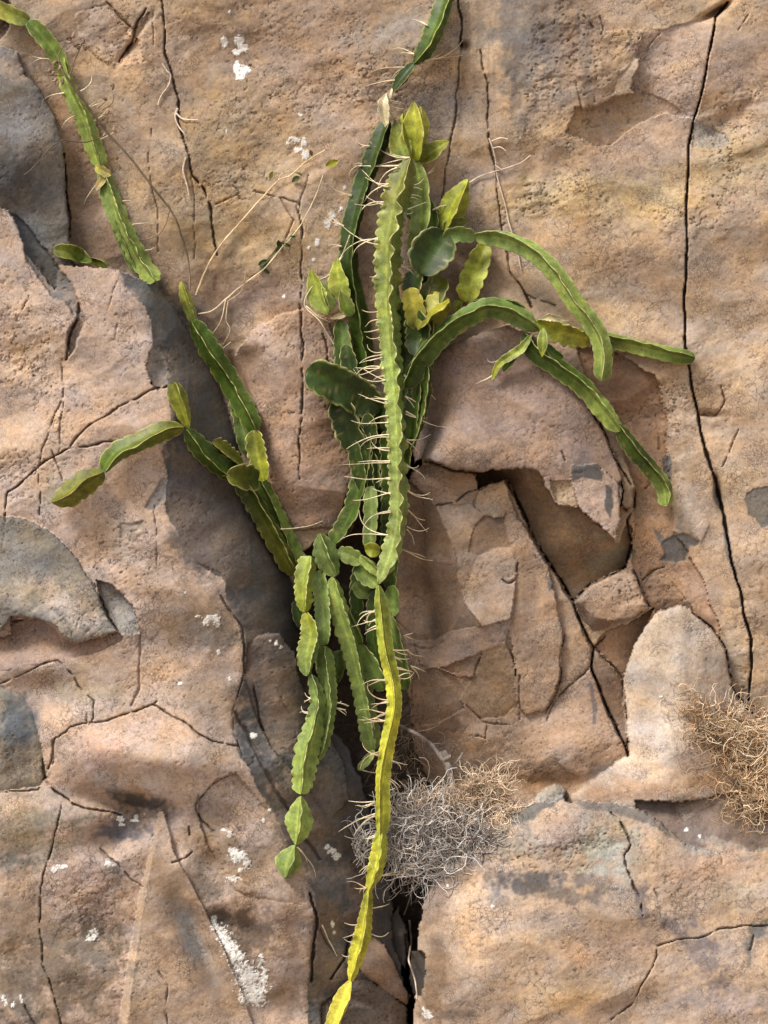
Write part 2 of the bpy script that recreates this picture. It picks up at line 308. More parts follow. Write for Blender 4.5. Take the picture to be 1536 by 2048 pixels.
# overhanging slab
region([(808, 800, -60), (825, 760, -20), (850, 728, 14), (900, 692, 32), (960, 668, 34), (1010, 652, 24), (1060, 665, 26), (1100, 695, 38), (1150, 745, 46), (1192, 818, 52), (1228, 895, 56), (1242, 940, 60), (1242, 1000, 62), (1232, 1084, 62), (1200, 1050, 68), (1155, 1015, 72), (1115, 1010, 74), (1095, 980, 76), (1078, 948, 80), (1050, 936, 82), (1000, 941, 80), (955, 946, 76), (905, 938, 66), (850, 918, 42), (828, 925, -10), (815, 880, -50)],
       [(950, 790, 62), (1050, 850, 80), (1000, 720, 50), (1150, 850, 70), (880, 850, 50)], 4, .32, MAUVE, bevel=(3, 5))
for a in [(1060, 880, 120, 60, 0, (.40, .285, .22), .7), (940, 900, 90, 40, 0, (.4, .28, .2), .6), (1000, 760, 80, 50, 0, (.27, .18, .135), .5), (880, 780, 40, 80, 0, (.27, .17, .11), .5), (1180, 850, 30, 90, -25, (.33, .225, .16), .6)]: blob(*a)
region([(1100, 962, 70), (1143, 962, 70), (1146, 990, 70), (1155, 1016, 68), (1130, 1014, 66), (1112, 1000, 68)], [], None, .8, (.40, .29, .19), bevel=(1, 3))
region([(1143, 930, 84), (1195, 928, 82), (1212, 942, 80), (1238, 970, 74), (1243, 1010, 72), (1232, 1086, 70), (1200, 1050, 76), (1156, 1016, 80), (1143, 965, 84)], [], 5, .45, (0.43, 0.32, 0.26), bevel=(2, 3))
patch([(1143, 930), (1195, 928), (1210, 945), (1205, 960), (1160, 957), (1145, 965)], PATINA, .9, edge=3)
patch([(1210, 968), (1222, 975), (1228, 1015), (1220, 1035), (1208, 1020)], PATINA, .9, edge=2); patch([(1195, 1020), (1201, 1022), (1200, 1030), (1195, 1028)], PATINA, .9)
patch([(1148, 990), (1190, 985), (1215, 1040), (1200, 1046)], (.45, .33, .28), .3, edge=6)
region([(1175, 790, 30), (1205, 800, 26), (1240, 890, 30), (1272, 972, 38), (1262, 1018, 36), (1245, 1012, 40), (1243, 960, 44), (1225, 900, 42)], [], 30, .3, (0.33, 0.24, 0.165), bevel=(2, 4))
# loose block
region([(1150, 1205, 36), (1180, 1172, 42), (1225, 1150, 46), (1264, 1139, 48), (1280, 1178, 54), (1297, 1216, 58), (1262, 1236, 58), (1222, 1246, 48), (1190, 1240, 40), (1168, 1215, 36)], [(1220, 1205, 54)], 7, .7, (0.36, 0.245, 0.165), bevel=(4, 4))
region([(1150, 1207, 30), (1168, 1213, 34), (1190, 1238, 36), (1225, 1243, 40), (1212, 1258, 12), (1186, 1262, 6), (1165, 1240, 6)], [], 7, .5, (0.22, 0.15, 0.11), bevel=(1, 3))
blob(1250, 1215, 40, 18, -20, (.45, .3, .2), .6)

# pale slab, ledge, big boulder
region([(1310, 1226, 60), (1355, 1212, 64), (1388, 1222, 62), (1422, 1256, 58), (1450, 1300, 52), (1460, 1350, 46), (1478, 1400, 44), (1502, 1428, 44), (1600, 1450, 30), (1900, 1450, 10), (1900, 1640, 60), (1536, 1600, 66), (1440, 1590, 84), (1350, 1610, 96), (1335, 1625, 96), (1200, 1625, 70), (1130, 1600, 50), (1180, 1562, 54), (1230, 1525, 56), (1258, 1510, 58), (1250, 1430, 62), (1247, 1360, 64), (1254, 1325, 66), (1276, 1280, 64)],
       [(1360, 1350, 100), (1340, 1480, 112), (1290, 1570, 96), (1430, 1480, 90), (1320, 1290, 80)], 8, .22, PALE, bevel=(5, 8))
for a in [(1290, 1570, 130, 45, -10, (.43, .29, .2), .75), (1300, 1540, 60, 30, 0, PALE, .5), (1420, 1560, 60, 30, 0, (.4, .27, .17), .6), (1290, 1450, 30, 90, 0, (.45, .35, .28), .5), (1200, 1590, 60, 20, -15, (.38, .25, .17), .6)]: blob(*a)
region([(1270, 1600, 70), (1362, 1606, 62), (1440, 1588, 66), (1536, 1578, 70), (1900, 1570, 70), (1900, 1712, 132), (1500, 1716, 132), (1430, 1716, 134), (1385, 1712, 132), (1352, 1690, 124), (1280, 1670, 112)], [(1440, 1650, 96)], 10, .6, (0.19, 0.14, 0.115), bevel=(1, 4))
patch([(1352, 1618), (1380, 1600), (1440, 1590), (1500, 1588), (1480, 1602), (1420, 1608), (1370, 1640)], (.42, .33, .26), .7, edge=5); patch([(1390, 1680), (1430, 1672), (1480, 1690), (1500, 1704), (1430, 1704)], (.38, .32, .26), .8, edge=4); patch([(1510, 1700), (1560, 1690), (1560, 1720), (1520, 1716)], (.35, .33, .28), .8)
region([(1000, 1626, 95), (1050, 1606, 108), (1110, 1598, 118), (1150, 1605, 120), (1222, 1604, 124), (1272, 1618, 126), (1305, 1633, 130), (1342, 1664, 136), (1382, 1692, 138), (1430, 1706, 138), (1500, 1704, 136), (1900, 1702, 120), (2400, 1900, 60), (2400, 2500, 60), (1500, 2900, 150), (830, 2500, 60), (828, 2048, 60), (832, 1950, 66), (836, 1870, 72), (848, 1800, 78), (872, 1745, 80), (905, 1700, 84), (950, 1668, 92)],
       [(1100, 1750, 158), (1300, 1800, 170), (1200, 1950, 172), (1000, 1900, 160), (900, 1900, 124), (1450, 1900, 168), (950, 1780, 124), (1100, 1650, 138)], 9, .38, (0.46, 0.34, 0.25), bevel=(8, 9))
for a in [(1200, 1700, 60, 60, 0, (.42, .41, .34), .85, .9), (1030, 1690, 60, 40, 0, (.33, .28, .22), .6, .9), (1260, 1720, 20, 70, 0, (.42, .37, .3), .6), (1120, 1660, 50, 40, 0, (.45, .33, .27), .6), (1060, 1768, 100, 22, 3, (.11, .10, .10), .9, .9), (1140, 1790, 80, 16, 5, (.17, .14, .125), .7, .9), (900, 1745, 60, 30, -40, (.13, .11, .10), .8, .9), (1010, 1670, 40, 60, 30, (.2, .175, .15), .6, .9), (1120, 1860, 120, 24, 3, (.33, .25, .19), .5, .9), (1390, 1960, 60, 80, -10, (.27, .215, .19), .5, .9), (1180, 1760, 50, 12, 0, (.2, .16, .15), .6, .9),
          (1285, 1810, 14, 50, -8, (.16, .13, .13), .75, .9), (1350, 1855, 40, 14, 20, (.18, .15, .15), .6, .9), (1030, 1900, 150, 40, 3, (.46, .31, .19), .6), (1220, 1900, 120, 50, 0, (.44, .29, .2), .5), (1130, 1990, 120, 40, -8, (.47, .32, .18), .6), (1420, 1740, 90, 50, 0, (.5, .33, .23), .6),
          (1460, 1790, 60, 40, 0, (.52, .39, .26), .6), (1420, 1930, 30, 90, -25, (.2, .16, .15), .65, .9), (1480, 2010, 70, 30, 0, (.42, .32, .28), .5), (1520, 1860, 26, 20, 0, (.14, .14, .13), .9, .8), (1500, 1890, 12, 30, 0, (.16, .15, .14), .7, .9), (870, 1950, 30, 120, 0, (.25, .17, .115), .7),
          (880, 1800, 30, 60, 20, (.3, .21, .15), .7), (1010, 1800, 50, 14, 10, (.22, .19, .17), .5, .9), (900, 2030, 60, 12, 0, (.2, .16, .14), .5, .8), (1060, 1830, 80, 20, 2, (.36, .25, .18), .4), (950, 1720, 50, 40, -30, (.27, .2, .16), .6, .8)]: blob(*a)
patch([(1040, 1612), (1110, 1600), (1108, 1610), (1085, 1620), (1070, 1640), (1030, 1650), (1000, 1650)], (.12, .125, .125), .9, edge=4, dh=-2)
patch([(1150, 1604), (1222, 1603), (1272, 1617), (1305, 1632), (1345, 1666), (1375, 1690), (1340, 1675), (1300, 1648), (1270, 1640), (1220, 1625), (1170, 1617)], (.17, .155, .14), .85, edge=5, dh=-5)
patch([(1340, 1665), (1385, 1690), (1440, 1705), (1440, 1712), (1420, 1712), (1375, 1700)], (.36, .33, .29), .8, edge=3)
region([(1070, 1602, 96), (1085, 1578, 90), (1110, 1568, 88), (1130, 1582, 90), (1128, 1600, 98), (1100, 1606, 104)], [], 33, .7, (.34, .31, .27), bevel=(4, 4))

# grey boulder upper left
region([(-400, 20, 20), (-100, 60, 40), (0, 94, 56), (35, 106, 58), (42, 132, 60), (85, 186, 58), (108, 232, 52), (126, 300, 48), (134, 400, 44), (138, 470, 40), (150, 545, 40), (180, 620, 40), (60, 640, 60), (-400, 560, 40)], [(50, 300, 84), (0, 250, 92)], 1, .4, (0.175, 0.162, 0.150), bevel=(8, 9))
for a in [(50, 250, 60, 40, 20, (.24, .215, .19), .6), (20, 130, 50, 30, 20, (.3, .24, .2), .7), (80, 460, 40, 40, -20, (.2, .2, .19), .6), (30, 350, 70, 70, 0, (.085, .08, .078), .8), (90, 400, 30, 60, -10, (.10, .095, .09), .6), (100, 320, 26, 60, -10, (.21, .185, .15), .5), (60, 480, 40, 40, 0, (.17, .18, .19), .6)]: blob(*a)

# big buttress: front
region([(-600, 350, 60), (-50, 405, 90), (0, 415, 92), (14, 421, 93), (38, 456, 94), (50, 502, 96), (85, 546, 96), (112, 580, 96), (120, 532, 92), (165, 532, 96), (215, 538, 104), (243, 545, 110), (252, 575, 112), (291, 612, 118), (303, 642, 122), (305, 692, 125), (300, 770, 128), (335, 775, 132), (343, 870, 136), (325, 900, 136), (334, 960, 136), (330, 1020, 136), (350, 1062, 136), (400, 1128, 132), (450, 1162, 126), (450, 1200, 122), (481, 1256, 116), (487, 1340, 112), (464, 1420, 112), (475, 1500, 112), (520, 1580, 110), (560, 1650, 108), (602, 1742, 102), (632, 1790, 96), (622, 1880, 92), (616, 1960, 90), (622, 2400, 90), (200, 2900, 130), (-900, 2600, 60), (-900, 1000, 60)],
       [(60, 620, 98), (60, 800, 96), (200, 700, 122), (140, 740, 104), (150, 1000, 112), (250, 1000, 128), (100, 1150, 104), (350, 1300, 126), (200, 1400, 126), (400, 1500, 122), (150, 1700, 116), (60, 1900, 118), (500, 1850, 100), (500, 2000, 102)], 2, .40, (0.455, 0.34, 0.27), bevel=(2, 4))
# its dark side face
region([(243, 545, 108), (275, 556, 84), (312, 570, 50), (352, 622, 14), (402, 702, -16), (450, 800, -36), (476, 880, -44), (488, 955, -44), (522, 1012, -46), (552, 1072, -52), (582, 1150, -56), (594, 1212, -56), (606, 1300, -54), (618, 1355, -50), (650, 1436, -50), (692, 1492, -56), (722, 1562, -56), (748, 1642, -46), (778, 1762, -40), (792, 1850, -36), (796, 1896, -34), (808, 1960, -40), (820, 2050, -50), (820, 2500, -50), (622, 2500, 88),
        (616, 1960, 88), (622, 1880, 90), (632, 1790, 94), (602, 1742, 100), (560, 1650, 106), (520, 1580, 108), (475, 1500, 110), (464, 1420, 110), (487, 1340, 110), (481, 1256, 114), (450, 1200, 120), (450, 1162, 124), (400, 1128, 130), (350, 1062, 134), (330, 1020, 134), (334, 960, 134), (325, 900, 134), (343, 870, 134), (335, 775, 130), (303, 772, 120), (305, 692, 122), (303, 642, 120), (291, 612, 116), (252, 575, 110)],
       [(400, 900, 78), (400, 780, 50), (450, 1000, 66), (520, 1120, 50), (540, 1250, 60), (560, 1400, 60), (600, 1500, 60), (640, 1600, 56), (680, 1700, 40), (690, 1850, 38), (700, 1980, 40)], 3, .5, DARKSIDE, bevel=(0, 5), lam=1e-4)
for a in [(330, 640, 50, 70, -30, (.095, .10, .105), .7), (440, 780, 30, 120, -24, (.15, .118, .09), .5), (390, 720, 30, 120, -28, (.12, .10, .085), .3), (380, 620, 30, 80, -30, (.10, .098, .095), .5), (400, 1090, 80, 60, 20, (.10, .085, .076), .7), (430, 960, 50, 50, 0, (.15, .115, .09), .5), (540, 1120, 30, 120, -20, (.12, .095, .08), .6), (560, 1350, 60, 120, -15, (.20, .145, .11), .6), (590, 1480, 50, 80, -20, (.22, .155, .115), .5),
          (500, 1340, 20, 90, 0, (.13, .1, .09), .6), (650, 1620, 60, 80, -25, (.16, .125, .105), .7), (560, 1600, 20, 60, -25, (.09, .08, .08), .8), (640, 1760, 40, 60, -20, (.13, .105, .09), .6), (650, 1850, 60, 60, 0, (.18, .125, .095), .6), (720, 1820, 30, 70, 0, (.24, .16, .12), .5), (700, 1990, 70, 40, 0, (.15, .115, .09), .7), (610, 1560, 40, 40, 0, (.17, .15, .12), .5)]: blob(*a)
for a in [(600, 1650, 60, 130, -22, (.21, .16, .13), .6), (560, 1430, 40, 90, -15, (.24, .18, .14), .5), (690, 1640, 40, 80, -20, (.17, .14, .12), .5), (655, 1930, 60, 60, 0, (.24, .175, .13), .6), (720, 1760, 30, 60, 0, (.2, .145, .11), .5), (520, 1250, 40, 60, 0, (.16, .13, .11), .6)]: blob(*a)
# patina tongue hanging over the front
patch([(335, 1000), (350, 1062), (395, 1125), (443, 1148), (452, 1178), (472, 1186), (500, 1168), (505, 1120), (500, 1060), (470, 980), (430, 920), (345, 900), (340, 960)], (.135, .105, .088), .85, edge=4, dh=2.5)
# upper grey edge, scars
patch([(236, 542), (262, 548), (312, 571), (345, 615), (352, 650), (330, 680), (306, 650), (292, 612), (250, 578)], (.16, .165, .165), .8, edge=5)
patch([(18, 424), (45, 440), (92, 500), (112, 530), (140, 560), (158, 600), (165, 625), (148, 632), (130, 602), (108, 596), (80, 560), (52, 520), (42, 470)], (.12, .125, .13), .9, edge=3, dh=-9)
patch([(160, 600), (170, 640), (150, 700), (136, 715), (135, 665), (150, 640)], (.13, .12, .11), .8, edge=4, dh=-16)
region([(298, 700, 120), (310, 690, 114), (332, 718, 106), (336, 768, 106), (318, 780, 110), (302, 770, 118), (296, 740, 120)], [(316, 735, 98)], 29, .5, (.19, .19, .18), bevel=(0, 3))
patch([(325, 950), (334, 958), (332, 990), (318, 1010), (300, 1022), (288, 1016), (304, 985)], (.23, .22, .21), .8, edge=3, dh=-4)
patch([(240, 1042), (262, 1048), (290, 1040), (282, 1058), (268, 1066), (272, 1090), (262, 1086), (256, 1068), (243, 1076)], (.14, .135, .12), .8, edge=3, dh=-4)
for a in [(300, 1270, 60, 40, 0, (.3, .23, .18), .5), (400, 1235, 80, 60, 5, (.22, .175, .145), .6), (90, 1870, 120, 60, -10, (.22, .17, .13), .5), (250, 760, 90, 160, -10, (.45, .35, .29), .45), (330, 1450, 160, 70, 5, (.47, .37, .30), .5), (60, 1810, 90, 30, 5, (.5, .40, .32), .5), (200, 620, 80, 70, -60, (.46, .34, .27), .7), (60, 620, 60, 90, -20, (.47, .34, .25), .6), (230, 850, 110, 90, -20, (.44, .305, .22), .6), (60, 880, 90, 90, 0, (.46, .33, .235), .5), (120, 980, 60, 30, -20, (.36, .32, .27), .6, .8), (60, 720, 90, 40, -25, (.38, .27, .18), .5, .8), (250, 1080, 60, 60, 0, (.4, .3, .22), .5, .8),
          (240, 1170, 80, 50, 30, (.36, .26, .2), .6, .9), (380, 1240, 90, 70, 10, (.28, .205, .15), .75), (420, 1270, 70, 30, 5, (.21, .175, .14), .5), (330, 1330, 120, 40, 0, (.5, .34, .23), .5), (160, 1380, 90, 40, 10, (.37, .3, .21), .5, .8), (270, 1460, 140, 40, -5, (.52, .36, .27), .6), (430, 1400, 60, 60, 0, (.42, .31, .22), .5),
          (330, 1560, 150, 30, 6, (.46, .36, .32), .8, .8), (200, 1500, 60, 40, 0, (.46, .31, .25), .5), (280, 1600, 70, 18, 12, (.09, .085, .085), .85, .7), (250, 1655, 60, 30, -10, (.13, .12, .13), .8, .8), (150, 1560, 60, 20, 0, (.4, .28, .22), .5), (60, 1640, 100, 50, -10, (.3, .25, .18), .6, .9), (40, 1720, 60, 14, 5, (.12, .12, .115), .7, .9),  # pale lower lip and dark shadow of the bulge are painted in
          (60, 1790, 90, 40, 5, (.47, .35, .25), .6), (170, 1760, 60, 50, 0, (.38, .255, .2), .6, .9), (180, 1870, 40, 24, 0, (.15, .135, .12), .65, .9), (160, 1960, 100, 80, 0, (.25, .18, .13), .8, .8), (40, 1960, 60, 100, 0, (.25, .2, .14), .6, .9), (230, 1770, 14, 40, 0, (.2, .19, .17), .5, .9), (50, 2020, 40, 30, 0, (.16, .14, .12), .6, .9),
          (420, 1640, 70, 50, -30, (.26, .19, .14), .8), (480, 1740, 90, 60, 20, (.3, .22, .16), .7), (440, 1700, 60, 50, 0, (.24, .175, .125), .7), (560, 1840, 50, 90, 0, (.34, .24, .175), .6), (500, 1860, 60, 50, 20, (.14, .1, .075), .85, .7), (440, 1840, 40, 30, 0, (.11, .085, .07), .8), (560, 1990, 60, 60, 0, (.27, .195, .145), .6), (590, 1800, 30, 60, 0, (.4, .28, .2), .5), (400, 1780, 40, 50, -20, (.2, .15, .11), .7)]: blob(*a)  # darkest blobs sit in the recess behind the white crust
# slab, pockets and blocks at the left edge
region([(190, 1160, 98), (225, 1170, 96), (262, 1210, 100), (278, 1268, 112), (240, 1268, 112), (212, 1235, 98)], [(235, 1215, 90)], NL('rock_panel', 2), .5, (.27, .25, .225), bevel=(0, 4))
region([(18, 1236, 84), (86, 1236, 80), (124, 1276, 84), (152, 1288, 88), (236, 1262, 100), (248, 1275, 108), (200, 1302, 116), (132, 1320, 116), (100, 1322, 114), (30, 1335, 110), (-60, 1355, 105), (-60, 1290, 90), (22, 1268, 84)], [], 20, .5, (.33, .235, .19), bevel=(0, 4))
region([(-500, 980, 70), (-60, 1020, 112), (0, 1029, 116), (60, 1040, 122), (106, 1068, 124), (126, 1086, 124), (162, 1132, 126), (196, 1190, 128), (215, 1238, 130), (236, 1263, 130), (190, 1275, 134), (150, 1288, 138), (126, 1274, 142), (106, 1250, 142), (86, 1237, 142), (40, 1231, 140), (20, 1236, 138), (0, 1262, 134), (-60, 1280, 130), (-500, 1300, 80)], [(80, 1150, 136)], 19, .55, (.22, .20, .17), bevel=(3, 4))
blob(130, 1210, 90, 34, 28, (.42, .34, .28), .85, .8); blob(170, 1180, 40, 40, 0, (.27, .22, .17), .6); blob(30, 1190, 50, 30, 0, (.33, .28, .23), .6, .8)
region([(-500, 1340, 60), (-40, 1366, 108), (0, 1371, 112), (42, 1388, 118), (66, 1420, 122), (80, 1480, 120), (96, 1552, 106), (80, 1573, 104), (0, 1583, 108), (-500, 1590, 70)], [(20, 1480, 138)], 21, .5, (.30, .255, .20), bevel=(6, 8))
blob(34, 1450, 46, 60, 0, (.115, .125, .13), .9); blob(60, 1540, 40, 20, 0, (.4, .33, .24), .6)
bump(330, 1520, 170, 52, 8, 52); bump(265, 1612, 90, 20, 10, -52); bump(250, 1660, 70, 40, -30, -34); bump(60, 1900, 60, 120, 10, -16); bump(60, 1340, 80, 26, 0, 12); bump(70, 1650, 110, 40, -10, 10)
# hollow ground left of the fin
region([(380, 1650, 108), (384, 1690, 100), (370, 1770, 92), (360, 1860, 84), (350, 1930, 82), (330, 2060, 80), (300, 2700, 80), (-50, 2700, 116), (60, 2060, 116), (100, 1900, 118), (150, 1780, 116), (230, 1690, 114)], [(200, 1950, 104)], None, .5, None, bevel=(0, 3), soft=60, smooth=True)
# the fin
region([(312, 1640, 114), (305, 1690, 104), (283, 1770, 94), (267, 1860, 112), (257, 1930, 114), (234, 2060, 114), (180, 2700, 100), (290, 2700, 150), (262, 2060, 150), (276, 1930, 150), (284, 1860, 150), (296, 1770, 142), (312, 1690, 130), (320, 1640, 118)], [], 22, .25, (.385, .28, .20), bevel=(0, 3), smooth=True, lam=3e-3)
region([(318, 1622, 116), (330, 1622, 117), (346, 1700, 128), (400, 1800, 120), (440, 1880, 118), (482, 1980, 114), (512, 2060, 110), (560, 2600, 110), (260, 2600, 150), (252, 2060, 152), (268, 1930, 152), (277, 1860, 150), (291, 1770, 142), (309, 1690, 130)], [(330, 1850, 140), (340, 2000, 138), (400, 1900, 118)], 22, .35, (.37, .265, .19), bevel=(0, 5), smooth=True)
patch([(306, 1660), (312, 1660), (302, 1780), (300, 1860), (290, 1950), (330, 2040), (340, 2100), (240, 2100), (262, 1930), (270, 1860), (286, 1770)], (.44, .33, .23), .4, edge=8)  # lit left side of the fin, painted lighter
blob(385, 1880, 22, 90, -24, (.36, .345, .32), .75, .3); blob(350, 1760, 20, 50, -10, (.32, .25, .19), .5); blob(410, 1960, 30, 60, -30, (.33, .24, .18), .5)
bump(395, 1870, 28, 120, -26, -46)
for a in [(110, 1930, 130, 110, -20, (.20, .15, .11), .75, .8), (60, 1830, 80, 40, 0, (.34, .25, .18), .5, .7), (50, 1690, 100, 60, -15, (.27, .235, .18), .5, .9), (190, 1900, 70, 50, 0, (.2, .165, .13), .6, .8), (150, 1790, 100, 40, 0, (.42, .31, .25), .5, .9), (330, 1570, 140, 22, 8, (.52, .44, .39), .7, .7)]: blob(*a)  # last one paints the highlight along the bulge's lower edge
# broken ground between the fin and the side face
region([(395, 1600, 112), (430, 1560, 118), (470, 1545, 118), (520, 1600, 114), (560, 1660, 112), (600, 1745, 106), (628, 1795, 98), (600, 1810, 96), (540, 1800, 104), (470, 1780, 112), (420, 1700, 110), (398, 1640, 106)], [(490, 1680, 128)], NL('rock_panel', 2), .5, None, bevel=(4, 5))
bump(490, 1865, 60, 34, 30, -34); bump(440, 1830, 18, 18, 0, -18); bump(560, 1850, 30, 70, 0, 14); bump(420, 1720, 40, 20, 40, -14); bump(520, 1960, 80, 40, 60, -8)
region([(495, 1290, 104), (530, 1266, 96), (562, 1266, 84), (590, 1308, 64), (602, 1370, 56), (640, 1440, 30), (690, 1530, 0), (700, 1600, 20), (660, 1640, 48), (600, 1560, 76), (540, 1490, 88), (510, 1430, 92), (490, 1360, 104)], [(570, 1400, 84), (640, 1540, 52)], 31, .6, None, bevel=(4, 6))
# lobe beside the cleft, bottom
region([(735, 1870, 0), (770, 1888, 10), (800, 1950, 0), (822, 1992, -20), (815, 2012, -30), (780, 1992, 0), (740, 1960, 20), (712, 1930, 20), (715, 1890, 10)], [(765, 1940, 30)], 28, .5, (.33, .225, .16), bevel=(5, 6))
region([(783, 1838, -60), (796, 1812, -66), (812, 1850, -60), (816, 1905, -60), (812, 1945, -70), (800, 1925, -60), (786, 1888, -56)], [(800, 1870, -44)], 28, .4, (.12, .11, .105), bevel=(4, 4))
region([(820, 1903, -20), (842, 1903, 0), (853, 1912, 10), (851, 1945, 0), (842, 1996, -10), (826, 1990, -40), (818, 1940, -40)], [], NL('rock_chip', 9), .5, (.13, .115, .105), bevel=(3, 4))
region([(700, 1962, 40), (745, 1965, 30), (790, 1998, 0), (818, 2016, -30), (815, 2120, -40), (650, 2120, 40), (640, 2010, 60)], [(730, 2030, 60)], NL('rock_chip', 3), .8, (.17, .135, .11), bevel=(4, 5))
# hole rims and dark hollows
bump(1432, 22, 26, 7, -30, -60); bump(1415, 828, 22, 7, 8, -26); bump(1438, 985, 7, 34, -8, -30); bump(930, 92, 9, 8, 0, -30); bump(470, 740, 8, 40, -20, -30)
for a in [(80, 1370, 60, 22, 10, -8), (620, 1700, 30, 60, -25, -10), (700, 1760, 24, 60, -25, 12), (650, 1980, 50, 20, 30, -14), (740, 2010, 50, 16, 20, -18), (940, 1770, 60, 30, -20, -10)]: bump(*a)
# patina scars on the wall, right, and darker tints at the long crack
patch([(1322, 1090), (1330, 1080), (1350, 1068), (1372, 1064), (1400, 1082), (1396, 1092), (1380, 1092), (1372, 1120), (1350, 1124), (1322, 1118), (1330, 1104)], (.09, .095, .095), .92, edge=2, dh=-3)
patch([(1306, 1056), (1320, 1064), (1332, 1078), (1326, 1092), (1318, 1080)], (.12, .13, .13), .85, edge=2)
patch([(1490, 990), (1505, 976), (1560, 968), (1560, 1048), (1524, 1058), (1512, 1040), (1496, 1030)], (.105, .105, .10), .9, edge=2, dh=-3)
patch([(1322, 914), (1338, 908), (1345, 925), (1344, 960), (1332, 968), (1324, 945)], (.15, .15, .15), .85, edge=3)
patch([(1425, 960), (1436, 960), (1444, 1010), (1440, 1020), (1428, 1000)], (.13, .125, .12), .85, edge=3)  # dark tint over the hole in the long crack
patch([(1445, 1040), (1456, 1050), (1468, 1130), (1476, 1150), (1464, 1140), (1450, 1100)], (.12, .12, .12), .8, edge=3)
patch([(1176, 1356), (1184, 1362), (1194, 1410), (1192, 1448), (1186, 1446), (1182, 1400)], (.15, .13, .13), .8, edge=2)
patch([(1092, 1150), (1100, 1158), (1106, 1176), (1100, 1182), (1094, 1172)], (.1, .1, .09), .9); patch([(1112, 1225), (1120, 1240), (1124, 1262), (1116, 1252)], (.14, .11, .1), .8)
patch([(1380, 1064), (1412, 1034), (1420, 1050), (1402, 1084)], (.42, .31, .24), .7, dh=3)

H += big
# the mass under the overhang sits back in a recess
back = np.isin(LAB, [11, 12, 13, 14, 15, 6] + [k for k in OWN if 60 <= k < 200 and OWN[k][1] == 11]).astype(np.float32)
edge_fade = sstep(0, 1, (X - 790) / 60) * sstep(0, 1, (1620 - Y) / 60)
H -= back * edge_fade * 46 + (LAB == 7) * 22 + (LAB == 18) * 6
# creased swells of the broken stone
H += -24 * np.abs(perlin(SX / 190, SY / 150, 461)) * (0.3 + 0.7 * ROUGH) + 5 * np.abs(perlin(WX / 84, WY / 60, 463)) * ROUGH - 3 * np.abs(perlin(WX / 45, WY / 70, 465)) * ROUGH
